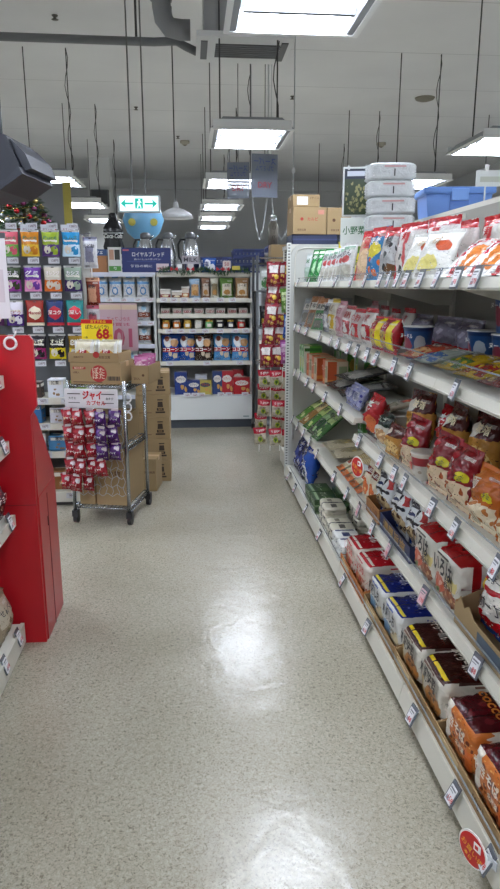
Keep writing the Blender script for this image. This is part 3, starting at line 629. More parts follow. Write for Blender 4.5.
series(o, [(.827, 2.95, Z3B, .05, -.12), (1.05, 2.96, Z3B, .0, 0), (1.06, 2.62, Z3B, .0, 0)], 'crimson noodle bag on the noodle bag shelf', 'noodle bag', 'crimson bags on the noodle bag shelf')
o, sf = bag('noodle_bag', .15, .15, .08, d_gr, 32, wr=.018); text('とんこつ', .022, 'title_print', M('d8d8c8', .4), o, (0, -.04, .115), drape=sf)
series(o, [(.82, 2.78, Z3B, .02, -.2)], 'white noodle bag with dark green top on noodle bag shelf', 'noodle bag', 'x')
o, sf = bag('noodle_bag', .18, .24, .1, d_gold, 33, wr=.02); text('味噌', .04, 'title_print', M('e8d8b0', .4), o, (.02, -.05, .18), drape=sf)
series(o, [(.98, 2.78, Z3B, .25, -.1), (1.0, 2.44, Z3B, -.1, -.1), (1.04, 2.26, Z3B, .1, -.1), ], 'tall gold noodle bag with brown top in back row', 'noodle bag', 'gold bags on the noodle bag shelf')
o, sf = bag('noodle_bag', .15, .13, .07, d_gold, 34, wr=.018)
series(o, [(.815, 2.61, Z3B, .1, -.2)], 'short gold noodle bag at front beside dark red bags', 'noodle bag', 'x')
o, sf = bag('noodle_bag', .19, .25, .09, d_tan, 35, wr=.014); text('ごま', .04, 'title_print', WHITE, o, (-.05, -.04, .19), drape=sf)
series(o, [(1.09, 2.02, Z3B, .05, -.05), (1.07, 1.64, Z3B, .05, -.05)], 'tan sesame bag with barcode in back row of noodle shelf', 'noodle bag', 'tan sesame bags on the noodle bag shelf')
o, sf = bag('noodle_bag', .172, .2, .085, d_dr, 36, wr=.019); text('正麺', .036, 'title_print', M('e8d8d0', .3), o, (-.045, -.04, .13), drape=sf)
s_ = text('5食', .02, 'sticker_print', INK, o, (.04, -.045, .103), drape=sf)
series(o, [(.827, 2.42, Z3B, .1, -.2), (.827, 2.12, Z3B, .1, -.2), (.827, 1.94, Z3B, .06, -.15), (.985, 1.82, Z3B, .25, -.2)], 'dark red noodle bag with yellow five-serving mark', 'noodle bag', 'dark red bags on the noodle bag shelf')
o, sf = bag('noodle_bag', .165, .18, .085, d_og, 37, wr=.019); text('正麺', .036, 'title_print', M('f0e0cc', .3), o, (-.045, -.04, .125), drape=sf); text('5食', .02, 'sticker_print', INK, o, (.04, -.045, .103), drape=sf)
series(o, [(.827, 1.76, Z3B, .08, -.18), (.827, 1.58, Z3B, .05, -.18), (.827, 1.4, Z3B, .05, -.18), (.99, 1.46, Z3B+.0, .1, -.1)], 'orange noodle bag with yellow five-serving mark', 'noodle bag', 'orange bags on the noodle bag shelf')
# a cup shoved among them
def cup(name, r0, r1, h, mat, lid=WHITE):
    o = obj(name, lathe(BM(), [(r0*.9, 0), (r0, .004), (r1, h-.006), (r1*1.05, h-.004), (r1*1.05, h)], 22), mat, None, True)
    obj('lid', lathe(BM(), [(r1*1.04, h), (r1*1.05, h+.001), (r1*1.03, h+.003)], 22), lid, o)
    return o
d_wc = D('white_cup', 'd6d0c6', [('rect', -1, 1, .55, .85, 'a8343c'), ('food', -1, 1, .1, .5, 'a89a86', 6)], .3, 0)
o = cup('noodle_cup', .035, .047, .1, d_wc, M('b8b4ac', .3)); series(o, [(.827, 2.27, Z3B, 0)], 'white noodle cup with red band between dark red bags', 'noodle cup', 'x')
text('麺', .03, 'title_print', RED, o, (0, -.047, .05))
# ---- far mid shelf (Z3)
d_gn = D('green_box', '58a03c', [('rect', .0, .35, 0, 1, 'dfe6d4'), ('rect', .1, .9, .8, .92, '2e6a26'), ('ell', .45, .95, .15, .6, 'c8b85a')], .4, .05)
d_ob = D('orange_box', 'c0552a', [('rect', .45, 1, 0, 1, 'b9a68c'), ('rect', .55, .9, .3, .8, '7d8a62'), ('rect', .05, .4, .1, .25, 'd9873e')], .4, .05)
o = uvbox('soup_carton', .09, .13, .19, d_gn); text('だし', .045, 'title_print', WHITE, o, (0, -.0665, .12)); obj('top_flap', B(-.045, .045, -.001, .065, .19, .1915), M('4a8a34', .5), o)
series(o, [(.86, 4.86, Z3, .02), (.86, 4.76, Z3, -.02), (1.1, 4.8, Z3), (1.1, 4.62, Z3), (1.13, 4.28, Z3)], 'upright green stock carton on the far middle shelf', 'carton', 'green cartons on the far middle shelf')
o = uvbox('curry_carton', .14, .13, .15, d_ob); text('カレー', .04, 'title_print', M('e8d8c0', .4), o, (-.03, -.0665, .1)); obj('top_flap', B(-.07, .07, -.001, .065, .15, .1515), M('a87048', .5), o)
series(o, [(.87, 4.55, Z3, .1), (.87, 4.36, Z3, .06), (.9, 4.14, Z3, .02)], 'orange and tan curry carton on the far middle shelf', 'carton', 'orange cartons on the far middle shelf')
d_gy = D('grey_pouch', '4b4d4e', [('wrect', .1, .9, .15, .75, '8d8c88'), ('wrect', .55, .95, .1, .5, 'a8a6a0'), ('rect', .1, .5, .84, .92, 'b8b8b4')], .18, .6)
o, _ = bag('seaweed_pouch', .26, .3, .03, d_gy, 41); text('焼のり', .05, 'title_print', BLACK, o, (-.03, -.019, .2))
series(o, [(.82, 3.92, Z3+.02, .05, -1.4), (.82, 3.64, Z3+.02, -.1, -1.4), (.86, 3.78, Z3+.085, .15, -1.42)], 'flat grey seaweed pouch on the far middle shelf', 'pouch', 'grey pouches on the far middle shelf')
d_bw = D('bluewhite', '8d90b4', [('food', 0, 1, 0, 1, '3a3c88', 5, .3), ('ell', .2, .8, .3, .7, 'b8b8c8')], .15, .9)
o, _ = bag('noodle_bag', .13, .12, .06, d_bw, 42, wr=.014); text('素麺', .04, 'title_print', M('22246a', .4), o, (0, -.04, .06))
series(o, [(.82, 3.4, Z3, .05, -.4), (.82, 3.26, Z3, .05, -.4)], 'small crinkled blue and white bag beside grey pouches', 'noodle bag', 'blue and white bags on the far middle shelf')
d_lw = D('long_white', 'c2bca8', [('rect', 0, 1, .86, 1, '3a3c88'), ('rect', .2, .8, .1, .5, '9a9482'), ('rect', .3, .7, .6, .8, 'b04a3a')], .25, .4)
o, _ = bag('udon_bag', .1, .28, .035, d_lw, 43, nu=10); text('うどん', .03, 'title_print', INK, o, (0, -.02, .16), (PI/2, 0, 0))
series(o, [(.86, 3.13, Z3, .15, -1.35)], 'long cream udon bag sloping back beside blue white bags', 'noodle bag', 'cream udon bags on the far middle shelf')
# ---- green bag shelf (Z4)
GB = [('5f9038', 'c8d48a'), ('9a7038', 'd8c08a'), ('4a8034', 'b8cc7a'), ('2c4a2c', '8fae7a'), ('35602c', 'a0b878')]
for i, (c, c2) in enumerate(GB):
    m_ = D(f'green_bag{i}', c, [('wrect', .1, .9, .5, .8, c2), ('food', .1, .9, .08, .45, c2, 5), ('rect', 0, 1, .9, 1, '2e4a22')], .2, .5)
    o, sf = bag('dried_food_bag', .145, .28, .035, m_, 50+i); text(['青汁', '麦茶', '緑茶', 'わかめ', 'こんぶ'][i], .045, 'title_print', INK, o, (0, -.02, .19), drape=sf)
    put(o, .785, 4.87-i*.168, Z4, AISLE+.12, -1.0+.03*i, 0, ['lime green tea bag leaning back at far end', 'tan barley tea bag leaning beside lime bag', 'mid green tea bag leaning on green bag shelf', 'dark green seaweed bag with dark foil, leaning', 'deep green kelp bag leaning nearest on its shelf'][i], 'bag', 'leaning bags on the green bag shelf')
o = uvbox('tea_carton', .12, .1, .18, D('plain_green', '4a8a3a', [('rect', .1, .9, .7, .9, '2f6a2a')], .5, .05)); text('茶', .05, 'title_print', WHITE, o, (0, -.0515, .08)); obj('lid', B(-.061, .061, -.051, .051, .165, .181), M('3c7a30', .5), o)
series(o, [(1.13, 4.16, Z4, 0)], 'plain green tea carton standing behind leaning green bags', 'carton', 'x')
# ---- eye-level shelf (Z2)
EN = [('8f9296', .12, .2, 'silver', '粉'), ('7a9a74', .11, .17, 'green and white', '抹茶'), ('8c5a2e', .13, .22, 'brown paper', 'きな粉'), ('a06434', .12, .21, 'rust brown', '黒糖'), ('3f7a46', .12, .13, 'bright green', '青粉')]
for i, (c, w, h, nm, tx) in enumerate(EN):
    m_ = D(f'envelope{i}', c, [('rect', .12, .88, .55, .8, 'd8d4c8'), ('wrect', .2, .8, .1, .45, '6d6a60')], .3, .4)
    o, sf = bag('powder_pouch', w, h, .025, m_, 60+i); text(tx, .04, 'title_print', INK, o, (0, -.015, h*.68), drape=sf)
    put(o, .82+.02*(i % 2), 4.9-i*.13, Z2+.003, AISLE+.5, -.35, 0, f'{nm} pouch leaning back at far end of eye-level shelf', 'pouch', 'leaning pouches on the eye-level shelf')
UP = [('9b9ca2', .1, .2, 'silver', '片栗', 4.2, 'd8d8d8'), ('d6d2c2', .15, .21, 'white and yellow', '小麦', 4.02, 'c8a83a'), ('c9a8ac', .13, .2, 'pale pink', '上白', 3.82, 'b87a84'), ('d8d6d2', .16, .18, 'clear white', '片栗粉', 3.62, 'a03a40'), ('c8bcb8', .15, .17, 'white with red print', 'パン粉', 3.42, 'b5202a'), ('d6cfc8', .17, .18, 'white with red top', '砂糖', 3.2, 'a81a24')]
for i, (c, w, h, nm, tx, y, c2) in enumerate(UP):
    m_ = D(f'upbag{i}', c, [('wrect', .15, .85, .15, .55, c2), ('ell', .3, .7, .2, .5, c), ('rect', 0, 1, .88, 1, c2)], .18, .7)
    o, sf = bag('flour_bag', w, h, .07, m_, 70+i, wr=.01); text(tx, .04, 'title_print', M(['26242a', '7a5a10', '8a2a3a', 'a01c24', 'a01c24', 'a01c24'][i], .4), o, (0, -.035, h*.7), drape=sf)
    put(o, .85, y, Z2, AISLE+.1, -.12, 0, f'{nm} flour bag standing on the eye-level shelf', 'flour bag', 'standing bags on the eye-level shelf')
    if i > 1:
        c_ = dup(o); put(c_, 1.04, y-.04, Z2, AISLE, 0, 0, f'{nm} flour bag in the back row of eye-level shelf', 'flour bag', 'standing bags on the eye-level shelf')
d_rt = D('red_tub', '9c1a1e', [('rect', -1, 1, .1, .5, 'b8a04c'), ('rect', -1, 1, .62, .72, 'd8ccb8')], .3, .3)
d_rc = D('red_cup_bag', 'a51c20', [('rect', .1, .9, .1, .6, 'c0a050'), ('food', .1, .9, .1, .6, '7a2a1a', 7), ('wrect', .62, .86, .1, .95, 'ead822')], .18, .4)
o, sf = bag('noodle_bag', .17, .15, .09, d_rc, 80); text('赤だし', .03, 'title_print', M('ead8c0', .4), o, (-.03, -.045, .115), drape=sf); text('半額', .02, 'sticker_print', RED, o, (.042, -.05, .08), (PI/2, R(-90), 0))
series(o, [(.85, 3.0, Z2, .1, -.1), (.85, 2.82, Z2, .05, -.1)], 'red bag with yellow sticker on the eye-level shelf', 'noodle bag', 'red bags on the eye-level shelf')
d_pf = D('purple_flat', '6a6678', [('wrect', 0, 1, 0, .3, '9c2028'), ('food', .1, .9, .3, .9, '8a8698', 4)], .15, .8)
o, _ = bag('snack_bag', .22, .16, .08, d_pf, 81, wr=.012); text('せんべい', .03, 'title_print', WHITE, o, (0, -.045, .03))
series(o, [(1.02, 2.98, Z2, 0, -.2), (1.05, 2.76, Z2, .1, -.2), (1.05, 2.52, Z2, 0, -.2)], 'smoky clear bag with red bottom in back row', 'snack bag', 'smoky bags on the eye-level shelf')
d_bc = D('blue_cup', '27538c', [('ell', -.75, -.35, .2, .7, '8a2c40'), ('ell', .25, .65, .2, .7, '8a2c40'), ('rect', -1, 1, .88, 1, '1c3a68'), ('ell', -.3, .2, .2, .75, 'b8c0c8'), ('ell', .7, .98, .2, .75, 'b8c0c8')], .3, 0)
o = cup('noodle_cup', .045, .058, .125, d_bc); text('ヌードル', .02, 'title_print', WHITE, o, (0, -.056, .09))
series(o, [(.9, 2.62, Z2, .3), (1.05, 2.35, Z2, -.2), (1.05, 2.15, Z2, .5), (1.05, 2.15, Z2+.13, .2), (1.05, 1.945, Z2, 0), (1.05, 1.945, Z2+.13, .6), (1.05, 1.815, Z2, .4), (1.05, 1.815, Z2+.13, 0)], 'blue noodle cup on the eye-level shelf', 'noodle cup', 'blue noodle cups on the eye-level shelf')
FL = [('a8402c', 'c89a6a', 'red and orange', 2.46, 'わさび'), ('98a098', '4a6aa0', 'silver and blue', 2.3, 'のり'), ('a88a1e', '4a6a2a', 'yellow and green', 2.08, '昆布'), ('b09424', '8a2a20', 'mustard yellow', 1.9, 'ふりかけ'), ('7a2a22', 'b09a6a', 'dark red', 1.72, '梅干')]
for i, (c, c2, nm, y, tx) in enumerate(FL):
    m_ = D(f'flat{i}', c, [('wrect', .1, .9, .1, .5, c2), ('food', .1, .9, .1, .5, c, 6), ('rect', .1, .6, .7, .85, 'e0d8c8')], .15, .8)
    o, sf = bag('seasoning_pack', .16, .17, .03, m_, 90+i); text(tx, .035, 'title_print', INK, o, (0, -.019, .12))
    put(o, .8, y, Z2+.018, AISLE+.08, -1.35, 0, f'{nm} seasoning pack lying flat on eye-level shelf', 'seasoning pack', 'flat packs on the eye-level shelf')
# ---- top shelf (Z1)
def mk(nm_, c, shapes, w, h, t, seed, tx, tc, ts=.04, wr=.008, name='snack_bag', tz=.7):
    o, sf = bag(name, w, h, t, D(nm_, c, shapes, .16, .7), seed, wr=wr)
    text(tx, ts, 'title_print', tc, o, (0, -t/2, h*tz), drape=sf); return o
GT = M('1d6a34', .4)
o = mk('clearbag', 'c3c9c8', [('wrect', .2, .8, .1, .5, '9ab0a0')], .1, .2, .05, 101, '米', GT)
put(o, .84, 4.86, Z1, AISLE+.5, -.15, 0, 'clear white bag at far end of the top shelf', 'bag')
o = mk('greenpack', '2f8a44', [('wrect', 0, .3, 0, 1, '1f6a34'), ('ell', .3, .9, .2, .6, '9ac89a'), ('rect', .1, .9, .85, .95, 'd8e4d0')], .13, .23, .05, 102, '海苔', WHITE)
series(o, [(.85, 4.7, Z1, .7, -.35), (.86, 4.56, Z1, .75, -.4), (.87, 4.43, Z1, .7, -.42)], 'green foil seaweed bag leaning on the top shelf', 'snack bag', 'green bags on the top shelf')
o = uvbox('tea_carton', .17, .05, .26, D('yellow_box', 'd8c820', [('rect', .1, .9, .72, .9, '5a7a20'), ('ell', .3, .7, .25, .6, 'e8e0a0')], .4, .05)); text('お茶', .05, 'title_print', GT, o, (0, -.0265, .12)); obj('lid', B(-.086, .086, -.026, .026, .245, .262), M('c0b01c', .5), o)
put(o, 1.09, 4.62, Z1, -.25, label='tall yellow tea carton behind green seaweed bags', cat='carton')
o = mk('whitenoodle', 'd3d4d2', [('wrect', .1, .9, .1, .4, 'b8b4a8'), ('ell', .25, .75, .45, .65, 'b04a4a'), ('rect', .1, .9, .8, .9, '7a9a84')], .12, .2, .05, 103, 'めん', INK)
series(o, [(.84, 4.27, Z1, .6, -.35), (.84, 4.14, Z1, .65, -.4), (.84, 4.0, Z1, .6, -.35), (.84, 3.87, Z1, .65, -.38), (.83, 3.74, Z1, .6, -.3), (.82, 3.6, Z1, .4, -.2)], 'white clear-wrapped noodle pack leaning on the top shelf', 'noodle pack', 'white packs on the top shelf')
o = mk('redbrown', 'c09a84', [('wrect', .0, .14, 0, 1, 'b01c24'), ('wrect', 0, 1, .86, 1, 'b01c24'), ('ell', .2, .9, .15, .6, 'd8b890')], .16, .25, .06, 104, '極', RED, .06)
series(o, [(.86, 3.38, Z1, .4, -.25), (1.02, 3.22, Z1, .3, -.1)], 'tan bag with red edge on the top shelf', 'snack bag', 'tan bags on the top shelf')
o = mk('bluepic', '3a78a8', [('wrect', 0, 1, .8, 1, 'b8202a'), ('ell', .2, .8, .4, .7, 'd8c83a'), ('food', .1, .9, .05, .4, 'c8602c', 6)], .17, .24, .07, 105, '海老', WHITE)
put(o, .85, 3.12, Z1, AISLE+.3, -.15, 0, 'blue bag with red top on the top shelf', 'snack bag')
o = mk('silverpic', 'aeb0b0', [('food', .05, .95, .1, .7, '3a3c3c', 5), ('wrect', 0, 1, .8, 1, 'b8202a'), ('ell', .4, .9, .05, .3, '6a4a30')], .18, .22, .07, 106, '鯛', INK, .05)
series(o, [(.85, 2.9, Z1, .25, -.15), (1.03, 2.9, Z1, .1, 0)], 'silver bag with red top and black print on top shelf', 'snack bag', 'silver bags on the top shelf')
o = mk('redframe', 'd8d4cf', [('wrect', 0, .14, 0, 1, 'b8141e'), ('wrect', .0, 1, .84, 1, 'b8141e'), ('wrect', .46, .56, 0, .8, 'c85a5a'), ('food', .16, .45, .1, .7, '4a4a4a', 6)], .22, .22, .07, 107, '麺', RED, .05)
series(o, [(.86, 2.68, Z1, .2, -.12), (.9, 2.46, Z1, .2, -.1), (1.06, 2.6, Z1, 0, 0), (1.08, 2.38, Z1, 0, 0)], 'white bag framed in red on the top shelf', 'snack bag', 'red framed bags on the top shelf')
o = mk('whiteyellow', 'd9d8d2', [('ell', .1, .7, .1, .4, 'd8cc7a'), ('ell', .5, .9, .5, .7, 'c85a3a')], .16, .18, .06, 108, '粉', M('8a6a20', .4))
series(o, [(.795, 2.4, Z1, .5, -.5), (.795, 2.25, Z1, .5, -.5)], 'white bag with yellow print leaning at the front', 'snack bag', 'white yellow bags on the top shelf')
o = mk('stripe', 'd4d3d0', [('wrect', .2, .32, 0, 1, 'a81c28'), ('wrect', .4, .75, .1, .6, 'cf7a3a'), ('wrect', .85, 1, 0, 1, '3a4a8a')], .15, .25, .06, 109, 'いりこ', RED, .035)
series(o, [(.83, 2.08, Z1, .6, -1.05), (.83, 1.92, Z1, .55, -1.05), (.83, 1.76, Z1, .5, -1.05), (.83, 1.6, Z1, .5, -1.05)], 'white bag with red and orange stripes on top shelf', 'snack bag', 'striped bags on the top shelf')
# clear food trays wrapped in bundles, stacked on the top shelf
CT = M('e8ecee', .15, alpha=.8, key='petfilm', bump=.9, bscale=22)
def bundle(seed):
    bm = BM(); w, d, h = .25, .19, .082; n = 26
    rnd = random.Random(seed)
    rings = []
    for k in range(13):
        z = h*k/12; inset = .006*(1 if k % 2 else 0) + (.018 if k in (0, 12) else 0)
        ring = []
        for a in range(n*2):
            t = 2*PI*a/(n*2); cx_, sx_ = math.cos(t), math.sin(t)
            q = 1/((abs(cx_)**5+abs(sx_)**5)**.2)
            ring.append(bm.verts.new(((w/2-inset)*cx_*q + .005*noise.noise(Vector((cx_*6, sx_*6, z*60+seed))), (d/2-inset)*sx_*q + .005*noise.noise(Vector((cx_*6+9, sx_*6, z*60+seed))), z)))
        rings.append(ring)
    for k in range(12):
        for a in range(n*2): bm.faces.new((rings[k][a], rings[k][(a+1) % (2*n)], rings[k+1][(a+1) % (2*n)], rings[k+1][a]))
    bm.faces.new(rings[0][::-1]); bm.faces.new(rings[-1])
    o = obj('food_tray_bundle', bm, CT, None, True)
    obj('tray_stack', B(-.105, .105, -.08, .08, .006, .074, bev=.008), M('eef0f0', .3, key='inner'), o)
    obj('pink_slip', B(-.05, .06, -.0975, -.096, .058, .066), M('c99a9a', .5), o); obj('barcode_print', B(.0, .006, -.0975, -.096, .015, .05), INK, o)
    return o
bp = bundle(3)
for i in range(7):
    o = bp if i == 0 else dup(bp)
    put(o, 1.055+random.uniform(-.004, .004), 3.64+random.uniform(-.008, .008), Z1+.084*i, R(-8+random.uniform(-4, 4)), label=f'clear film-wrapped food tray bundle, {ORD[i]} from the bottom of stack', cat='food trays', group='stacked food tray bundles')
# blue storage box behind, on top of the neighbouring run
bs = empty('shelf_unit', (0, 0, 0))
obj('back_panel', B(1.235, 1.25, 1.0, 4.98, 0, 1.775), SHB, bs); obj('top_shelf', B(1.25, 1.66, 1.0, 4.98, 1.775, 1.80), SH, bs); obj('base_deck', B(1.25, 1.72, 1.0, 4.98, 0, .12), SH, bs)
obj('middle_shelf', B(1.25, 1.66, 1.0, 4.98, .9, .93), SH, bs)
tag(bs, 'cream shelf run backing onto the right-hand noodle shelves', 'shelf')
BLU = M('5f86c8', .4)
sb = empty('storage_box', (1.46, 3.8, 1.801), R(-8))
bm = BM(); prism(bm, [(-.16, 0), (.16, 0), (.175, .13), (-.175, .13)], -.13, .13, 'y'); obj('body', bm, BLU, sb)
obj('lid', B(-.19, .19, -.15, .15, .125, .16, bev=.01), BLU, sb); obj('handle_recess', B(-.05, .05, -.137, -.129, .0, .12), M('4d72b4', .45), sb); obj('latch', B(-.045, .045, -.158, -.13, .09, .15, bev=.004), M('6f95d2', .4), sb)
tag(sb, 'blue lidded plastic storage box on top behind food tray stack', 'box')
# poster, vegetable card and letter signs
ph = D('leaf_photo', '2c3a22', [('food', .05, .95, .05, .75, '8d8a5a', 9, .45), ('food', .1, .6, .05, .4, '5a5a3a', 14, .4), ('rect', 0, 1, .78, 1, '1a2238'), ('rect', .1, .9, .84, .95, 'c8ccd8')], .3, 0)
ps = empty('poster_sign', (.97, 4.02, 1.474), R(-12)); 
c = uvbox('poster_board', .165, .006, .27, M('d6d8d6', .4), ps, .001); c.location = (0, 0, .365); c2 = uvbox('leaf_picture', .145, .002, .25, ph, c, 0); c2.location = (0, -.004, .01)
c = uvbox('kanji_card', .155, .005, .16, M('dfe3dc', .4), ps, .001); c.location = (-.01, 0, .2)
text('小野菜', .05, 'title_print', GT, c, (.0, -.0035, .085), w=.13); 
for s in (-1, 1): obj('clip', B(s*.05-.006, s*.05+.006, -.006, .006, .62, .645), M('c9cccc', .3), ps)
obj('stem', tube(BM(), [(0, .012, 0), (0, .012, .62)], .004, 6), M('b9bcbc', .3), ps)
tag(ps, 'leafy photo poster above white card with green vegetable lettering', 'sign')
hs = empty('shelf_sign', (1.57, 3.35, 1.801), R(-6))
obj('board', B(-.17, .17, 0, .006, .12, .195), M('c4c8c6', .4), hs); obj('picture_strip', B(-.15, .15, -.002, 0, .14, .165), M('a9aca0', .5), hs)
for s in (-1, 1): obj('clip', B(s*.12-.008, s*.12+.008, -.004, .01, .19, .22), M('d8d8d4', .3), hs); obj('stem', tube(BM(), [(s*.12, .01, 0), (s*.12, .01, .2)], .004, 6), M('b9bcbc', .3), hs)
tag(hs, 'pale strip sign on two clips behind blue storage box', 'sign')
ls = empty('letter_sign', (1.52, 2.86, 1.801), R(-10)); obj('board', B(-.14, .14, 0, .005, .04, .13), M('e4e6e6', .4), ls); text('ドホクリ', .07, 'title_print', BLACK, ls, (0, -.002, .087), w=.25, bold=.03)
for s in (-1, 1): obj('stem', tube(BM(), [(s*.1, .008, 0), (s*.1, .008, .1)], .004, 6), M('b9bcbc', .3), ls)
tag(ls, 'white sign with bold black katakana at the right edge', 'sign')

# ================================================================== END CAP
ec = empty('shelf_unit', (0, 0, 0))
obj('back_panel', B(.74, 1.22, 5.06, 5.08, 0, 1.74), SH, ec); obj('top_shelf', B(.74, 1.2, 5.08, 5.5, 1.72, 1.745), SH, ec); obj('base_deck', B(.74, 1.2, 5.08, 5.5, 0, .12), SH, ec)
for y in (5.1, 5.48): slot_strip('slotted_post', .745, .775, y, .1, 1.74, ec)
obj('hook_rail', tube(BM(), [(.55, 5.42, 1.66), (.74, 5.42, 1.66)], .006, 6), M('b8bcbe', .25, 1), ec); obj('hook_rail', tube(BM(), [(.52, 5.42, .86), (.74, 5.42, .86)], .006, 6), M('b8bcbe', .25, 1), ec)
obj('hook_stem', B(.738, .746, 5.41, 5.43, .8, 1.72), SH, ec)
tag(ec, 'cream end-of-run shelf behind the slotted post and hanging snacks', 'shelf')
d_nv = M('2b3350', .5)
cr = carton('plastic_crate', .34, .3, .07, d_nv, True); put(cr, .93, 5.27, 1.746, 0, label='dark navy crate under two brown cartons on far shelf', cat='crate')
bm = BM(); box(bm, -.172, .172, -.153, -.15, .03, .04); obj('rib', bm, M('39436a', .5), cr)
def shipcarton(w, d, h, marks):
    o = carton('shipping_carton', w, d, h)
    for s, sz, c, x, z in marks: text(s, sz, 'stamp_print', c, o, (x, -d/2-.0012, z))
    return o
KI = M('5a3a20', .6); RI = M('b0382c', .5)
o = shipcarton(.25, .26, .19, [('カルビ', .028, RI, .02, .105), ('●', .03, RI, -.06, .105), ('取扱注意', .016, KI, -.06, .03)]); obj('red_stamp', B(.06, .105, -.1315, -.13, .14, .17), M('c08070', .6), o); put(o, .885, 5.24, 1.817, .03, label='brown carton with red print on navy crate', cat='carton')
o = shipcarton(.2, .24, .085, [('1ケース', .02, KI, .06, .06)]); obj('white_label', B(-.07, .01, -.1215, -.12, .015, .07), WHITE, o); put(o, .86, 5.24, 2.01, .02, label='small brown carton with white label, topmost of cartons', cat='carton')
o = shipcarton(.18, .24, .19, [('●', .03, KI, -.04, .1), ('98', .05, GT, .045, .1), ('取扱注意', .016, KI, -.03, .03)]); obj('open_flap', box(BM(), -.09, -.085, -.11, .11, .19, .29, mtx=Matrix.Rotation(R(38), 4, 'Y')@Matrix.Translation((0, 0, 0))), KRAFT, o); put(o, 1.105, 5.24, 1.746, .0, label='brown carton with green number and raised flap', cat='carton')
o.location.z = 1.817; o.location.x = 1.11
bs2 = carton('plastic_crate', .1, .26, .07, M('39404e', .5), True); put(bs2, 1.155, 5.26, 1.746, 0, label='grey crate under the carton with raised flap', cat='crate'); obj('rib', B(-.051, .051, -.133, -.13, .03, .04), M('4a5262', .5), bs2)
# hanging strips: red bags above, white/red sheets below
d_hr = D('hang_red', '7d1c28', [('wrect', .2, .85, .55, .85, 'd8d0cc'), ('food', .15, .85, .1, .5, 'c89a4a', 5), ('ell', .55, .9, .3, .5, 'd8b848')], .15, .6)
o, sf = bag('snack_bag', .108, .185, .05, d_hr, 121, wr=.016); text('チップス', .02, 'title_print', WHITE, o, (0, -.025, .14), drape=sf)
obj('hang_hole', B(-.008, .008, -.003, .003, .176, .182), M('6a6a6a', .4), o)
k = 0
for c_ in range(2):
    for r_ in range(5):
        q = o if k == 0 else dup(o); put(q, .635+c_*.085-.012*r_, 5.22+.05*c_+.035*(r_ % 2), 1.44-r_*.155, R(-14+random.uniform(-14, 14)), R(random.uniform(-3, 3)), R(random.uniform(-6, 6)), f"red snack bag hanging from far end hook, {['left', 'right'][c_]} column, {ORD[r_]} from top", 'snack bag', 'hanging red snack bags'); k += 1
COLR = [('8a2a3a', 'd8b848'), ('5f8a3a', 'c8d8a0'), ('2f58a0', 'b8c8e0'), ('9a4a8a', 'd8b0d0')]
for i, (c, c2) in enumerate(COLR):
    o, sf = bag('snack_bag', .09, .18, .04, D(f'hang{i}', c, [('wrect', .15, .85, .5, .85, c2), ('food', .1, .9, .08, .45, c2, 5)], .15, .6), 125+i); text(['ビスコ', '抹茶味', 'ラムネ', 'グミ'][i], .022, 'title_print', INK, o, (0, -.02, .12), drape=sf)
    put(o, .745-.01*(i % 2), 5.17, 1.44-i*.195, R(-35), 0, R([4, -5, 3, -4][i]), f"{['dark red', 'green', 'blue', 'mauve'][i]} snack bag hanging beside the slotted post", 'snack bag', 'hanging bags beside the slotted post')
d_sh = D('sheet_bag', 'b9b09c', [('rect', 0, 1, .66, 1, 'a81c30'), ('food', .05, .95, .05, .6, '7d7452', 4, .4), ('ell', .3, .7, .15, .5, 'a8b83c'), ('ell', .4, .6, .24, .42, '4a6a2a')], .15, .6)
o, sf = bag('snack_bag', .104, .14, .05, d_sh, 131, wr=.014); text('うまい', .022, 'title_print', M('e8d8d8', .4), o, (0, -.02, .113), drape=sf)
k = 0
for r_ in range(5):
    for c_ in range(3):
        q = o if k == 0 else dup(o); put(q, .592+c_*.082-(.012*r_ if c_ == 0 else 0)+random.uniform(-.006, .006), 5.18+.045*(2-c_)+.05*(r_ % 2),   .66-r_*.118, R(-16+c_*8+random.uniform(-12, 12)), R(6) if r_ < 4 else R(-4), R(random.uniform(-7, 7)), f"small red-topped snack bag in hanging strip, {['left', 'middle', 'right'][c_]} column, {ORD[r_]} from top", 'snack bag', 'snack strips hanging at the far end'); k += 1
ck = empty('strip_hanger', (.63, 5.34, 0))
obj('strip', B(-.09, -.083, 0, .003, .12, .86), WHITE, ck); obj('strip', B(0, .007, 0, .003, .12, .86), WHITE, ck); obj('strip', B(.08, .087, 0, .003, .12, .86), WHITE, ck); obj('hook', tube(BM(), [(-.1, 0, .85), (.1, 0, .85)], .004, 6), M('c0c4c6', .2, 1), ck)
tag(ck, 'white plastic hanging strips behind the red-topped snack bags', 'hanger')
# black wire rack beyond
BK = M('1c1d1f', .45)
br = empty('wire_rack', (.90, 6.62, 0))
for sx in (-.27, .27):
    for sy in (-.2, .2):
        pl = obj('post', tube(BM(), [(sx, sy, .05), (sx, sy, 1.72)], .013, 8), M('4a4c50', .35), br, True); obj('foot', tube(BM(), [(sx, sy, 0), (sx, sy, .05)], .02, 8), BK, pl)
for z in (.12, .5, .72, 1.06, 1.4):
    s = obj('shelf', B(-.28, .28, -.21, .21, z-.012, z), BK, br); obj('shelf_edge', tube(BM(), [(-.28, -.212, z), (.28, -.212, z)], .009, 6), M('5a5c60', .35), s)
obj('side_panel', B(-.262, -.255, -.19, .19, .1, 1.4), BK, br)
tag(br, 'tall black wire rack standing behind the hanging snack bags', 'rack')
d_yw = D('yellow_white', 'd0ccbc', [('food', .05, .95, .2, .85, 'c8a83a', 4, .4), ('ell', .2, .6, .5, .8, '5a5a60'), ('rect', .1, .9, .05, .16, 'b03a3a')], .2, .5)
o, sf = bag('snack_bag', .13, .21, .05, d_yw, 141); text('もち', .03, 'title_print', INK, o, (0, -.025, .13), drape=sf)
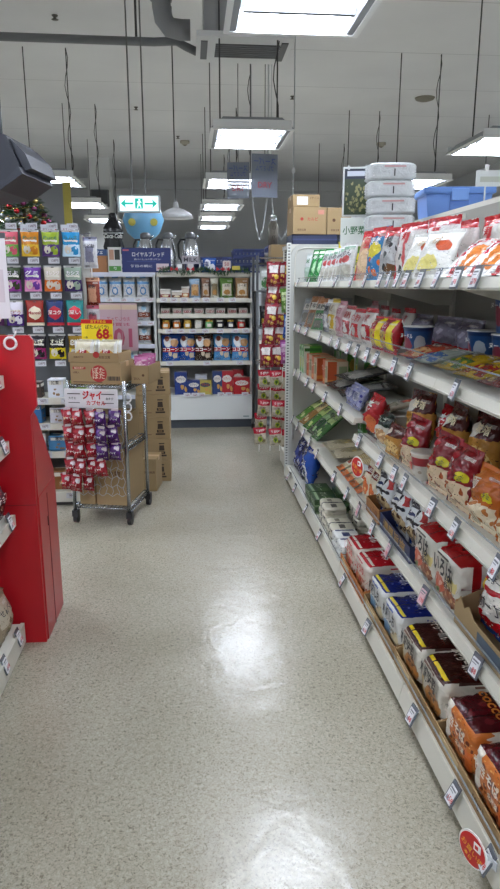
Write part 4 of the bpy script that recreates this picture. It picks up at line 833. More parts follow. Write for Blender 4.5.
for i in range(3): q = o if i == 0 else dup(o); put(q, .725+i*.14, 6.5, .721, .05, -.08, 0, lbl('white and yellow snack bag on black wire rack', i, 3, 'left'), 'snack bag', 'white and yellow bags on the wire rack')
o, sf = bag('snack_bag', .13, .225, .05, D('white_green', 'c8d0cc', [('ell', .1, .9, .1, .55, '4a7a4a'), ('food', .1, .9, .5, .95, 'e4e8e8', 4)], .2, .6), 142); text('サラダ', .03, 'title_print', WHITE, o, (0, -.025, .09), drape=sf)
for i in range(3): q = o if i == 0 else dup(o); put(q, .725+i*.14, 6.5, 1.401, .05, -.08, 0, lbl('white and green salad bag atop black wire rack', i, 3, 'left'), 'snack bag', 'white and green bags on the wire rack')
o, sf = bag('snack_bag', .13, .2, .05, D('blackgold', '1e1c1c', [('wrect', .15, .85, .15, .4, 'a08a2c'), ('food', .2, .8, .5, .9, '4a4a4a', 5)], .2, .6), 143); text('黒', .05, 'title_print', GOLD, o, (0, -.025, .13), drape=sf)
for i in range(3): q = o if i == 0 else dup(o); put(q, .725+i*.14, 6.5, 1.061, .05, -.08, 0, lbl('black and gold snack bag on black wire rack', i, 3, 'left'), 'snack bag', 'black bags on the wire rack')
# ---- left side, cart, far shelves, camera
# ================================================================== LEFT: near gondola with red end display
RD = M('b3121f', .32); RD2 = M('a8101c', .32)
rg = empty('red_display', (-.625, 2.6, 0))
pn = obj('side_panel', prism(BM(), [(-.55, 0), (0, 0), (0, .6), (.004, .96), (.03, 1.0), (.032, 1.25), (.02, 1.268), (-.55, 1.268)], 0, .02, 'y'), RD, rg)
lb = obj('base_box', B(-.05, .006, .022, .35, 0, .625, bev=.004), RD2, rg)
obj('box_seam', B(.0055, .0075, .165, .172, .0, .6), M('6d0a12', .5), lb); obj('finger_slot', B(.0055, .008, .15, .158, .46, .5), M('3a0508', .6), lb)
bm = BM(); prism(bm, [(.022, .626), (.345, .626), (.345, .66), (.1, .94), (.022, .99)], -.045, .004, 'x'); obj('sloping_side', bm, RD2, rg)
obj('base_back', B(-.55, -.05, .022, .34, 0, .62), RD2, rg)
obj('joint_line', B(-.2, .0, -.001, .001, .6, .603), M('7a0c14', .5), pn)
tag(rg, 'tall glossy red display panel ending the near left shelf', 'display')
o = obj('plastic_hook', tube(BM(), [(.022*math.cos(a/14*2*PI), 0, .022*math.sin(a/14*2*PI)) for a in range(15)], .005, 6), M('e0d8d8', .3), None, True, (-.672, 2.59, 1.24)); obj('hook_stem', tube(BM(), [(.01, 0, .02), (.02, .006, .034), (.02, .009, .045)], .004, 6), M('e0d8d8', .3), o, True)
tag(o, 'small white ring hook on top of the red panel', 'hook')
lg = empty('shelf_unit', (0, 0, 0))
obj('back_panel', B(-1.2, -1.18, .6, 2.575, 0, 1.3), SHB, lg)
bd = obj('base_deck', B(-1.18, -.718, .6, 2.575, .03, .1), SH, lg); obj('price_rail', B(-.718, -.703, .6, 2.575, .02, .105), LIP, bd)
for z in (.57, .868, 1.12):
    s = obj('shelf', B(-1.18, -.718, .6, 2.575, z-.025, z), SH, lg); obj('price_rail', B(-.718, -.703, .6, 2.575, z-.045, z+.002), LIP, s)
obj('kick_plate', B(-1.15, -.72, .6, 2.575, 0, .03), M('b9b6aa', .5), lg)
tag(lg, 'cream shelf unit at the near left of the aisle', 'shelf')
LA = PI/2     # fronts to the aisle from the left
o, sf = bag('snack_bag', .2, .17, .08, D('rice_crackers', '9a8a72', [('wrect', .1, .9, .4, .9, 'b8ad98'), ('food', .1, .9, .05, .5, '6d6a4a', 5), ('ell', .6, .9, .1, .35, 'b03020')], .2, .6), 151); text('せんべい', .03, 'title_print', INK, o, (0, -.04, .12), drape=sf)
for i, (y, z, x) in enumerate([(2.46, .101, -.75), (2.24, .101, -.75), (2.02, .101, -.75), (2.4, .22, -.75), (2.2, .22, -.75)]):
    q = o if i == 0 else dup(o); put(q, x, y, z+(.055 if i > 2 else .0), LA, -.15 if i < 3 else -1.3, 0, f"tan rice cracker bag on bottom left shelf, {'upper' if i > 2 else 'lower'} layer, {ORD[i % 3]} from red panel", 'snack bag', 'rice cracker bags at the bottom left')
o, sf = bag('snack_bag', .17, .16, .07, D('dark_choc', '2a1418', [('wrect', .1, .9, .5, .9, '5a4048'), ('food', .1, .9, .1, .5, '6a3a2a', 6)], .15, .8), 152); text('チョコ', .035, 'title_print', M('d8c8c0', .4), o, (0, -.03, .09), drape=sf)
for i, y in enumerate([2.48, 2.3, 2.12]): q = o if i == 0 else dup(o); put(q, -.745, y, .571, LA, -.08, 0, lbl('dark wrapped chocolate bag on the left middle shelf', i, 3, 'red panel'), 'snack bag', 'dark bags on the left middle shelf')
o, sf = bag('snack_bag', .16, .12, .06, D('smoky', '4a3236', [('wrect', .1, .9, .6, .9, '8a7478'), ('food', .1, .9, .1, .5, '7a4a3a', 6)], .15, .8), 153); text('あめ', .035, 'title_print', WHITE, o, (0, -.03, .09), drape=sf)
for i, y in enumerate([2.48, 2.3, 2.12]): q = o if i == 0 else dup(o); put(q, -.745, y, .869, LA, -.08, 0, lbl('brown wrapped sweets bag on the left upper shelf', i, 3, 'red panel'), 'snack bag', 'brown bags on the left upper shelf')
o, sf = bag('snack_bag', .14, .1, .06, D('pinkwhite', 'c8b8b0', [('wrect', .2, .8, .2, .7, '9a3a48')], .2, .6), 154); text('梅', .04, 'title_print', WHITE, o, (0, -.03, .05), drape=sf)
for i, y in enumerate([2.5, 2.32]): q = o if i == 0 else dup(o); put(q, -.75, y, 1.121, LA, -.08, 0, lbl('pink and white sweets bag on topmost left shelf', i, 2, 'red panel'), 'snack bag', 'pink bags on the topmost left shelf')
TPL = tag_proto(.036, .05, '108')
for i, (y, z) in enumerate([(2.5, .865), (2.5, .565), (2.48, .09), (2.3, .565), (2.28, .09), (2.48, 1.115)]):
    q = TPL if i == 0 else dup(TPL); put(q, -.7025, y, z, LA, -.3); tag(q, f"white price card on near left shelf, {['upper rail by red panel', 'middle rail by red panel', 'bottom rail by red panel', 'middle rail, second from red panel', 'bottom rail, second from red panel', 'topmost rail by red panel'][i]}", 'price tag', 'price tags on the near left shelf')
PAPER = M('d8d0d4', .5)
pp = empty('paper_sign', (-.70, 2.66, 1.268)); obj('sheet', B(-.32, .02, -.002, .002, .06, .36), PAPER, pp); obj('stem', tube(BM(), [(-.15, .005, -.25), (-.15, .005, .3)], .005, 6), M('b8bcc0', .3), pp)
obj('printed_table', B(-.28, .005, -.0035, -.002, .12, .24), M('c8b8be', .5), pp); obj('clip_bar', B(-.32, .022, -.006, .006, .352, .372), M('4a4a4e', .4), pp)
tag(pp, 'white paper sign standing above red panel at left edge', 'sign')
# hanging monitor
MB_ = M('1b1f2b', .5); MB2 = M('252934', .5)
mo = empty('hanging_monitor', (-.855, 3.0, 1.925), R(-8)); mo.scale = (.92, .92, .92)
bm = BM(); prism(bm, [(-.22, -.13), (.2, -.085), (.24, -.02), (.19, .1), (.1, .13), (-.22, .125)], -.12, .2, 'y'); obj('housing', bm, MB_, mo)
bm = BM(); prism(bm, [(-.22, -.165), (.16, -.125), (.265, -.06), (.25, -.03), (.19, -.082), (-.22, -.125)], -.16, .22, 'y'); obj('bottom_tray', bm, MB2, mo)
bm = BM(); prism(bm, [(.2, .09), (.26, .03), (.285, -.03), (.25, -.04), (.235, .0), (.19, .08)], -.1, .22, 'y'); obj('screen_bezel', bm, M('2c303b', .45), mo)
vt = obj('vent_plate', B(-.13, .08, -.126, -.119, .0, .115), M('3a3f4c', .55), mo)
for r_ in range(2):
    for c_ in range(3): obj('vent_slot', B(-.11+c_*.05, -.075+c_*.05, -.129, -.125, .055+r_*.03, .073+r_*.03), BLACK, vt)
obj('white_sticker', B(.06, .115, -.1235, -.119, -.085, -.06), WHITE, mo); s_ = obj('white_sticker', B(-.19, -.09, -.1235, -.119, -.118, -.09), WHITE, mo); text('注意', .014, 'sticker_print', INK, s_, (-.14, -.124, -.104))
obj('pole', tube(BM(), [(.085, .05, .12), (.085, .05, (CZ-1.925)/.92)], .024, 10), M('23252c', .4), mo); obj('cable', tube(BM(), [(-.13, -.13, -.0), (-.15, -.14, .06), (-.14, -.1, .14), (-.06, .03, .2), (-.055, .045, .6)], .008, 6), BLACK, mo, True)
tag(mo, 'dark monitor seen from behind hanging from pole at upper left', 'monitor')
for x in (-1.74, -2.1): 
    pass
# ================================================================== CANDY PEGBOARD UNIT
PB = M('55585c', .6)
PX0, PX1, PY = -1.62, -.72, 4.72
cg = empty('candy_shelf', (0, 0, 0))
obj('pegboard', B(PX0, PX1, PY, PY+.02, .1, 1.8), PB, cg); obj('base_deck', B(PX0, PX1, 4.4, PY, .03, .1), SH, cg); obj('kick_plate', B(PX0, PX1, 4.43, PY, 0, .03), M('3a3a3a', .5), cg)
obj('back_cover', B(PX0, PX1, PY+.02, PY+.4, 0, 1.78), SHB, cg)
for x in (PX0, PX1-.025): obj('upright', B(x, x+.025, PY-.01, PY+.02, 0, 1.82), M('8d8f92', .4, .3), cg)
for z in (.73, .56, .37):
    s = obj('shelf', B(PX0, PX1, 4.44, PY, z-.02, z), SH, cg); obj('price_rail', B(PX0, PX1, 4.425, 4.44, z-.04, z+.004), LIP, s)
obj('hook_bar', B(PX0, PX1, PY-.012, PY-.002, 1.56, 1.575), M('6d7074', .4), cg)
tag(cg, 'dark pegboard candy shelf with hook rows at left', 'shelf')
CND = [[('c85a6a', '6aa84a', 'Puré', 'peach pink and green'), ('c07a1e', 'd8b030', 'Puré', 'amber yellow lemon'), ('8aa02a', '4a2a6a', 'Puré', 'lime and purple grape'), ('2a8ac0', 'b8d8e8', 'ラムネ', 'sky blue')],
       [('2a3a1e', '8a3a8a', 'ぷよ', 'black and green'), ('6a3a98', 'd88ab8', 'グミ', 'violet'), ('c8c0b0', 'd0682a', 'オレンジ', 'white and orange'), ('8a9a8a', '3a2a5a', 'カシス', 'silver and dark grape')],
       [('d8d4e0', '4a2a7a', 'ぶどう', 'white and grape purple'), ('9a3028', 'e8dcc0', 'Marosh', 'red with cream disc'), ('2a3a6a', 'b82a3a', '深コク', 'navy with red disc'), ('2a8a8a', 'c82a3a', '深い', 'teal with red disc')],
       [('6a8a1e', 'd0d84a', 'レモン', 'olive and lime'), ('1e1420', '8a1e5a', 'もぎ', 'black and magenta'), ('1e1c14', 'c8b81e', 'すっぱ', 'black and yellow'), ('8a6a1e', 'd8c43a', 'のど飴', 'gold')]]
cols = [-1.155, -1.025, -.895, -.765]
ctag = None
def peg_tag(x, z, label, y=4.6):
    global ctag
    if ctag is None:
        ctag = obj('price_tag', B(-.035, .035, -.002, .002, -.018, .018), M('c4c6cc', .35)); text('128円', .02, 'price_digits', M('5a3a44', .5), ctag, (.004, -.003, 0)); obj('hook', tube(BM(), [(0, .002, .016), (0, .06, .02), (0, .1, .022)], .003, 6), M('9a9ea2', .3, 1), ctag); q = ctag
    else: q = dup(ctag)
    put(q, x, y, z, 0, 0, 0, label, 'price tag', 'hook price tags on the candy pegboard')
for r_, row in enumerate(CND):
    z = 1.633-r_*.222
    for c_, (a, b2, tx, nm) in enumerate(row):
        m_ = D(f'candy{r_}{c_}', a, [('wrect', -.1, 1.1, -.1, .44, b2), ('ell', .5, .92, .06, .38, a), ('ell', .12, .52, .1, .42, 'cfc8b8'), ('food', .12, .9, .08, .42, b2, 6, .3), ('rect', 0, 1, .93, 1, 'b8b8b4'), ('wrect', .1, .9, .56, .62, 'd8d4c8')], .16, .6)
        if r_ == 2 and c_ in (1, 2, 3): m_ = D(f'candyb{r_}{c_}', a, [('ell', .12, .88, .25, .75, b2), ('rect', 0, 1, .0, .12, b2)], .2, .5)
        o, sf = bag('candy_bag', .115, .165, .035, m_, 200+r_*10+c_, nu=10, nv=12, wr=.005)
        tc = M({0: '1e5a3a', 1: 'e8e0e8', 2: '9a1e2a', 3: 'e8e8d0'}[r_], .4)
        text(tx, .032, 'title_print', tc if not (r_ == 2 and c_ > 1) else WHITE, o, (0, -.017, .115 if r_ != 2 else .083), w=.085, drape=sf, sy=.95)
        obj('hang_hole', B(-.009, .009, -.0035, .0035, .152, .157), BLACK, o)
        label = f"{nm} candy bag hanging in {['top', 'second', 'third', 'fourth'][r_]} pegboard row"
        put(o, cols[c_]+.01*r_*(0 if r_ else 1), 4.63, z, R(random.uniform(-5, 5)), R(-3), 0, label, 'candy bag', 'candy bags on the pegboard')
        peg_tag(cols[c_]+.02, z-.026, f"white price tag under the {nm} candy bag in {['top', 'second', 'third', 'fourth'][r_]} row")
    # leftmost column, cut by the frame
    dcol = ['a84a5a', '3a4a2a', '4a1e4a', '8a6a2a'][r_]
    o, sf = bag('candy_bag', .115, .165, .035, D(f'candyl{r_}', dcol, [('ell', .1, .9, .1, .6, 'd8c8c0')], .2, .5), 260+r_, nu=10, nv=12, wr=.005); text('グミ', .032, 'title_print', WHITE, o, (0, -.017, .12), drape=sf)
    put(o, -1.285, 4.63, z, 0, R(-3), 0, f"leftmost candy bag in {['top', 'second', 'third', 'fourth'][r_]} pegboard row, cut by the frame", 'candy bag', 'candy bags on the pegboard')
for i, x in enumerate(cols):
    peg_tag(x+.01, 1.825, f"white price tag above the pegboard candy, {ORD[i]} from left", 4.66)
o = None
for i, x in enumerate((-1.06, -.93, -.8)):
    if o is None: q = o = obj('shelf_card', B(-.045, .045, -.002, .002, 0, .06), M('c9ccd2', .4)); text('おすすめ', .016, 'title_print', M('8a5a64', .5), o, (0, -.003, .03)); obj('card_foot', B(-.03, .03, 0, .02, 0, .004), M('c9ccd2', .4), o)
    else: q = dup(o)
    put(q, x, 4.745, 1.781, 0, label=lbl('pale shelf card standing on top of candy pegboard', i, 3, 'left'), cat='sign', group='pale cards on the candy pegboard')
# bags hung beside the pegboard end
for i, (c, c2, z, nm, tx) in enumerate([('d0d0d4', '8a8aa0', 1.56, 'white', 'のど飴'), ('8a3a2a', 'd8a080', 1.3, 'brown', '黒飴'), ('b8b0b4', 'b85a6a', 1.12, 'pale pink', '梅飴'), ('2a7a8a', 'b8d0d0', .95, 'teal', 'ミント')]):
    o, sf = bag('candy_bag', .11, .2, .04, D(f'side{i}', c, [('wrect', .2, .8, .2, .7, c2), ('rect', 0, 1, .88, 1, c2)], .2, .5), 270+i, nu=10, nv=12); text(tx, .028, 'title_print', INK, o, (0, -.02, .14), drape=sf); obj('hang_hole', B(-.009, .009, -.0035, .0035, .187, .193), BLACK, o)
    put(o, -.65, 4.68+.035*(i % 2), z, R(-25), 0, 0, f'{nm} candy bag hanging past the right end of pegboard', 'candy bag', 'bags at the pegboard end')
o = obj('strip_hanger', B(-.005, .005, 0, .003, .9, 1.8), WHITE); o.location = (-.66, 4.76, 0); obj('hook', tube(BM(), [(-.06, 0, 1.78), (0.005, 0, 1.79)], .004, 6), M('c0c4c6', .2, 1), o); tag(o, 'white hanging strip at the right end of pegboard', 'hanger')
# cartons on the lower shelves of that unit
LOW = [(.731, [('d8d4cc', .09, .13, '牛乳', 'cream and brown'), ('3a2a22', .1, .1, 'ココア', 'dark brown'), ('d8dce4', .1, .12, '抹茶', 'white and blue'), ('7a9a3a', .1, .11, '緑茶', 'green')], ), (.561, [('c8b890', .11, .12, 'きなこ', 'gold'), ('2a6aa0', .09, .13, 'ソーダ', 'blue'), ('c8c8d0', .1, .1, '白玉', 'white')]), (.371, [('b89a60', .1, .13, 'ナッツ', 'tan'), ('d0d4d4', .12, .12, 'ゼリー', 'white and black'), ('3a7aa8', .14, .1, '寒天', 'sea blue'), ('b8c0c8', .1, .1, '杏仁', 'silver')]), (.101, [('a82a2a', .12, .14, '小豆', 'red'), ('3a3a4a', .13, .16, '黒糖', 'charcoal'), ('8a5a2a', .13, .13, '栗', 'chestnut brown'), ('d0c8b8', .11, .15, '白桃', 'cream')])]
for li, (z, its) in enumerate(LOW):
    for i, (c, w, h, tx, nm) in enumerate(its):
        o = uvbox('sweets_carton', w, .1, h, D(f'low{li}{i}', c, [('rect', .1, .9, .7, .9, 'd8d4c8'), ('food', .1, .9, .08, .5, '8a6a4a', 5)], .4, .05)); text(tx, .026, 'title_print', INK, o, (0, -.0515, h*.8)); obj('lid_edge', B(-w/2-.0005, w/2+.0005, -.0508, -.049, h-.012, h-.01), M('5a5248', .5), o)
        put(o, -1.18+.145*i, 4.51, z, R(random.uniform(-4, 4)), label=f"{nm} sweets carton on {['upper', 'middle', 'lower', 'bottom'][li]} shelf under the pegboard", cat='carton', group='sweets cartons under the pegboard')
rtag = obj('price_tag', B(-.035, .035, -.002, .002, -.018, .018), M('c4c6cc', .35)); text('98円', .02, 'price_digits', M('5a3a44', .5), rtag, (.004, -.003, 0)); obj('tag_line', B(-.028, .02, -.0035, -.002, .011, .013), M('7a7c84', .5), rtag)
for li, z in enumerate((.715, .545, .355, .075)):
    for i, x in enumerate((-1.12, -.97, -.82)): q = rtag if li == i == 0 else dup(rtag); q.rotation_euler = (R(-8), 0, 0); q.location = (x, 4.42 if z > .1 else 4.397, z); tag(q, f"white price tag on {['upper', 'middle', 'lower', 'bottom'][li]} shelf rail under pegboard, {ORD[i]} from left", 'price tag', 'rail price tags under the pegboard')
o = obj('blue_cap_jar', lathe(BM(), [(.03, 0), (.045, .01), (.045, .07), (.035, .085)], 18), M('d4d8dc', .3), None, True); obj('lid', lathe(BM(), [(.046, .07), (.048, .09), (.036, .12), (.012, .132), (0, .134)], 18), M('3a5a9a', .35), o, True); o.name = 'jar'
put(o, -.83, 4.47, .56, 0, label='white jar with round blue lid beside the wire cart', cat='jar'); o.location = (-.80, 4.498, .561)
# christmas tree on top
tr = empty('christmas_tree', (-1.12, 4.95, 1.781)); tr.scale = (1.1, 1.1, .82)
obj('trunk', tube(BM(), [(0, 0, 0), (0, 0, .4)], .012, 6), M('4a3424', .8), tr); obj('pot', lathe(BM(), [(.04, 0), (.055, .06), (.05, .06)], 14), M('7a2020', .5), tr)
bm = BM(); rnd = random.Random(4)
for k in range(1500):
    z = .05+.37*rnd.random(); rr = .17*(1-(z-.05)/.40)+.015; a = rnd.random()*2*PI; q = rr*(.35+.65*rnd.random()**.5)
    p = Vector((q*math.cos(a), q*math.sin(a), z)); d = Vector((math.cos(a), math.sin(a), -.25+rnd.random()*.5)).normalized()*.045; s_ = Vector((-math.sin(a), math.cos(a), rnd.uniform(-.4, .4)))*.007
    v = [bm.verts.new(p-s_), bm.verts.new(p+s_), bm.verts.new(p+d+s_*.4), bm.verts.new(p+d-s_*.4)]; bm.faces.new(v)
obj('needles', bm, M('335a36', .7), tr)
for k in range(40):
    z = .06+.33*k/40; rr = .165*(1-(z-.05)/.42)+.01; a = k*2.4
    b_ = obj('bauble', lathe(BM(), [(0, -.02), (.014, -.014), (.02, 0), (.014, .014), (0, .02)], 10), M(['b8242c', 'c8b068', 'b8bcc0', '8a3a6a', 'd0c8a0'][k % 5], .2, .4), tr, True, (rr*math.cos(a), rr*math.sin(a), z))
    obj('bauble_cap', lathe(BM(), [(.005, .018), (.005, .026)], 8), GOLD, b_)
obj('tinsel', tube(BM(), [(.17*(1-k/66)*math.cos(k*.42), .17*(1-k/66)*math.sin(k*.42), .07+.32*k/60) for k in range(60)], .006, 5), M('b8a868', .25, .8), tr, True)
tag(tr, 'small decorated artificial tree atop the candy pegboard', 'christmas tree')

# ================================================================== WIRE CART
CH = M('a8acb0', .25, 1); th = R(-13)
CX, CY = -.525, 4.215
ct = empty('wire_cart', (CX, CY, 0), th)
W2, D2 = .175, .2
for sx in (-1, 1):
    for sy in (-1, 1):
        pl = obj('post', tube(BM(), [(sx*W2, sy*D2, .08), (sx*W2, sy*D2, .9)], .0115, 10), CH, ct, True)
        cs = obj('caster', tube(BM(), [(sx*W2-.012, sy*D2+.015, .03), (sx*W2+.012, sy*D2+.015, .03)], .03, 16), M('1c1c1e', .5), ct); obj('caster_fork', B(sx*W2-.018, sx*W2+.018, sy*D2-.012, sy*D2+.03, .045, .085), M('2a2a2c', .5), cs)
for z in (.11, .5, .868):
    bm = BM()
    for k in range(15): x = -W2+.35*k/14; tube(bm, [(x, -D2, z), (x, D2, z)], .0025, 5)
    for y in (-D2, 0, D2): tube(bm, [(-W2, y, z-.005), (W2, y, z-.005)], .004, 6)
    for s in (-1, 1):
        tube(bm, [(s*W2, -D2, z), (s*W2, D2, z)], .005, 6); tube(bm, [(s*W2, -D2, z-.03), (s*W2, D2, z-.03)], .004, 6)
        tube(bm, [(s*W2, -D2+.4*k/24, z-.03*(k % 2)) for k in range(25)], .003, 5)
    obj('wire_shelf', bm, CH, ct, True)
bm = BM()
for k in range(9): x = -W2+.02+.31*k/8; tube(bm, [(x+.008*math.sin(j*1.5+k), -D2-.014, .2+.5*j/24) for j in range(25)], .002, 5)
for k in range(10): z = .2+.5*k/9; tube(bm, [(-W2+.02+.31*j/20, -D2-.016, z+.01*math.sin(j*1.57)) for j in range(21)], .002, 5)
obj('mesh_panel', bm, M('b8bcc0', .3, .8), ct, True)
for k in range(3): obj('ring_hook', tube(BM(), [(W2+.02+.02*math.cos(a/12*2*PI), -D2+.0, .8-.055*k+.024*math.sin(a/12*2*PI)) for a in range(13)], .005, 6), M('dcdcdc', .3), ct, True)
tag(ct, 'chrome wire cart on black casters holding cartons and toys', 'cart')
def C(x, y, z): # cart-local to world
    c, s = math.cos(th), math.sin(th); return (CX+x*c-y*s, CY+x*s+y*c, z)
# header sign
sg = empty('header_sign', C(-.02, -D2-.03, .74), th)
obj('board', B(-.165, .165, -.004, .004, 0, .115, bev=.003), M('d4d2d4', .35), sg); text('ジャイ', .055, 'title_print', RED, sg, (.01, -.0055, .075), bold=.04, w=.12); text('カプセル', .03, 'subtitle_print', RED, sg, (.03, -.0055, .03), bold=.03, w=.12)
for s in (-1, 1): bm = BM(); box(bm, s*.105-.04, s*.105+.04, -.0055, -.004, .083, .088); box(bm, s*.105-.035, s*.105+.035, -.0055, -.004, .03, .034); obj('line_print', bm, INK, sg)
text('大きな', .016, 'small_print', INK, sg, (-.115, -.0055, .058)); text('あそび', .016, 'small_print', INK, sg, (.115, -.0055, .058)); obj('backing_clip', B(-.15, .15, .004, .010, .09, .1), CH, sg)
tag(sg, 'white header sign with red katakana on front of wire cart', 'sign')
# capsule toy bags
def toy(c, c2, seed):
    o, sf = bag('toy_bag', .075, .1, .055, D('toy'+c, c, [('ell', .2, .75, .25, .6, c2), ('food', 0, 1, 0, 1, 'c8b8b8', 4, .16), ('wrect', .5, .9, .6, .8, 'd0c4c8')], .12, .9), seed, nu=12, nv=14, wr=.018)
    obj('capsule', lathe(BM(), [(0, -.024), (.017, -.018), (.025, 0), (.017, .018), (0, .024)], 12), M(c, .2), o, True, (.0, -.016, .045)); obj('header_card', B(-.02, .02, -.004, .004, .094, .108), M('c8b8bc', .4), o); text('ジャイ', .016, 'title_print', WHITE, o, (0, -.043, .05))
    return o
TOYR, TOYP = toy('8f1a26', 'b8404a', 301), toy('42185e', '6a4288', 302); TOYY = toy('981e2c', 'c8a82a', 303)
fr = {id(TOYR): 0, id(TOYP): 0, id(TOYY): 0}
for r_ in range(5):
    ncol = [5, 5, 5, 4, 3][r_]
    for c_ in range(ncol):
        kind = TOYP if c_ >= 3 and r_ < 3 else (TOYY if (r_, c_) in ((0, 0), (0, 1), (1, 0), (2, 2), (3, 2), (4, 0)) else TOYR)
        q = kind if fr[id(kind)] == 0 else dup(kind); fr[id(kind)] += 1
        x = -.15+.068*c_+(.01 if r_ > 3 else 0)-(.05 if r_ == 4 else 0); z = .635-.1*r_
        p_ = C(x, -D2-.06-.03*(c_ % 2)-.008*(r_ % 2), z); put(q, *p_, th+R(random.uniform(-15, 15)), 0, R(random.uniform(-9, 9)), f"{ {id(TOYR): 'red', id(TOYP): 'purple', id(TOYY): 'red and yellow'}[id(kind)]} wrapped toy hanging on cart front, row {['one', 'two', 'three', 'four', 'five'][r_]}, {ORD[c_]} from left", 'toy', 'wrapped toys hanging on the wire cart')
# cartons on the cart
o = carton('shipping_carton', .314, .25, .13); put(o, *C(0, -.065, .875), th, label='brown carton with round red stamp on cart top', cat='carton')
obj('red_oval', tube(BM(), [(.02, -.1265, .065), (.02, -.125, .065)], .05, 24), M('a82c28', .5), o); text('ぽた\nぽた', .04, 'oval_print', M('d8c8b0', .5), o, (.02, -.1275, .065))
obj('red_strip', B(-.14, -.06, -.1262, -.125, .09, .104), M('a83c30', .5), o); text('亀田の菓子', .012, 'small_print', M('d8c0a8', .5), o, (-.1, -.1272, .097)); text('10袋入', .014, 'small_print', KI, o, (-.12, -.1262, .07))
bm = BM()
for k in range(11): box(bm, .075+.007*k, .078+.007*k+.001*(k % 3), -.126, -.125, .025, .05)
obj('barcode_print', bm, INK, o); obj('line_print', B(-.14, .04, -.126, -.125, .012, .016), KI, o)
o = carton('open_carton', .31, .24, .055, KRAFT, True); put(o, *C(-.01, -.07, 1.0065), th, label='open brown tray carton of wrapped sweets on cart top', cat='carton'); text('取扱注意', .018, 'stamp_print', KI, o, (.07, -.1212, .03)); text('●', .05, 'stamp_print', M('a82c28', .5), o, (.02, -.1212, .042)); text('国産米使用', .012, 'small_print', KI, o, (-.09, -.1212, .03))
o, sf = bag('sweets_bag', .13, .12, .06, D('potapota', 'd4ccb0', [('ell', .15, .85, .05, .55, 'cf9c50'), ('wrect', .3, .7, .3, .52, 'b83040'), ('wrect', .0, .14, 0, 1, 'dfe0da'), ('wrect', .86, 1, 0, 1, 'dfe0da')], .15, .8), 311); text('梅', .035, 'title_print', WHITE, o, (0, -.033, .052), drape=sf)
for i, (x, y) in enumerate([(-.085, -.135), (.06, -.135), (-.085, -.055), (.06, -.055)]): q = o if i == 0 else dup(o); put(q, *C(x, y, 1.011), th+R(random.uniform(-4, 4)), R(-6), 0, f"clear bag of tan sweets in open carton, {['front left', 'front right', 'back left', 'back right'][i]}", 'sweets bag', 'sweets bags in the open carton')
ys_ = empty('price_sign', C(-.04, -.2, 1.062), th)
ys_.location = C(-.055, .02, 1.062)
obj('board', B(-.1, .1, -.003, .003, .045, .185), YEL, ys_); obj('red_band', B(-.1, .1, -.0045, -.003, .16, .185), RED, ys_); text('おすすめ品', .02, 'band_print', YEL, ys_, (.01, -.006, .172)); text('ぱたん(バラ)', .028, 'name_print', INK, ys_, (0, -.0045, .138), w=.15); text('68', .08, 'price_print', RED, ys_, (.035, -.0045, .095), w=.085, bold=.04); text('円', .018, 'yen_print', RED, ys_, (.087, -.0045, .085)); text('74', .022, 'tax_print', INK, ys_, (.06, -.0045, .058)); text('一枚', .014, 'small_print', INK, ys_, (-.075, -.0045, .075)); obj('stem', B(-.006, .006, 0, .004, -.05, .05), CLEAR, ys_)
tag(ys_, 'yellow price sign with red 68 above the sweets carton', 'sign')
o = carton('open_carton', .11, .26, .11, KRAFT, True); put(o, *C(.247, .02, .873), th, label='brown open carton with pink bags at cart right', cat='carton'); text('●', .02, 'stamp_print', KI, o, (.02, -.1312, .05)); text('20入', .02, 'stamp_print', KI, o, (-.02, -.1312, .03)); obj('shelf_arm', B(-.05, .03, -.1, .1, -.006, -.001), CH, o)
o, sf = bag('candy_bag', .09, .16, .05, D('pinkpurple', 'b86a98', [('ell', .1, .7, .4, .8, 'd8a8c0'), ('wrect', .4, .95, .1, .45, '5a3a6a'), ('food', .1, .9, .1, .9, 'c88ab0', 5, .2)], .15, .8), 315); text('いちご', .02, 'title_print', WHITE, o, (0, -.025, .1), drape=sf)
for i, (x, y) in enumerate([(.247, -.075), (.247, .01), (.247, .085)]): q = o if i == 0 else dup(o); put(q, *C(x, y, .878), th+R([0, 6, -4][i]), R(-3), 0, lbl('pink and purple candy bag standing in small open carton', i, 3, 'front'), 'candy bag', 'pink candy bags on the cart')
o = carton('shipping_carton', .2, .35, .36); put(o, *C(.06, .0, .118), th, label='large brown carton inside the cart bottom, right side', cat='carton'); text('割れ物', .04, 'stamp_print', KI, o, (.0, -.1762, .2))
o = carton('shipping_carton', .1, .35, .3); put(o, *C(-.1, .0, .118), th, label='narrow brown carton inside the cart bottom, left side', cat='carton'); text('天地', .03, 'stamp_print', KI, o, (.0, -.1762, .2))
o = carton('open_carton', .28, .35, .16, KRAFT, True); put(o, *C(0, .0, .508), th, label='open brown carton on the middle shelf of cart', cat='carton'); text('6袋', .03, 'stamp_print', KI, o, (.0, -.1762, .08))
o, _ = bag('snack_bag', .12, .13, .06, D('mixsnack', 'b8a8a0', [('food', 0, 1, 0, 1, 'b06a3a', 5, .35), ('ell', .2, .8, .2, .7, '8a98c0')], .15, .8), 318); text('豆菓子', .025, 'title_print', INK, o, (0, -.035, .07))
for i, (x, y) in enumerate([(.07, -.1), (.07, .02), (-.07, -.1), (-.07, .02)]): q = o if i == 0 else dup(o); put(q, *C(x, y, .514), th+.2, -.1, 0, f"mixed snack bag in middle cart carton, {['front right', 'back right', 'front left', 'back left'][i]}", 'snack bag', 'mixed snack bags in the cart')
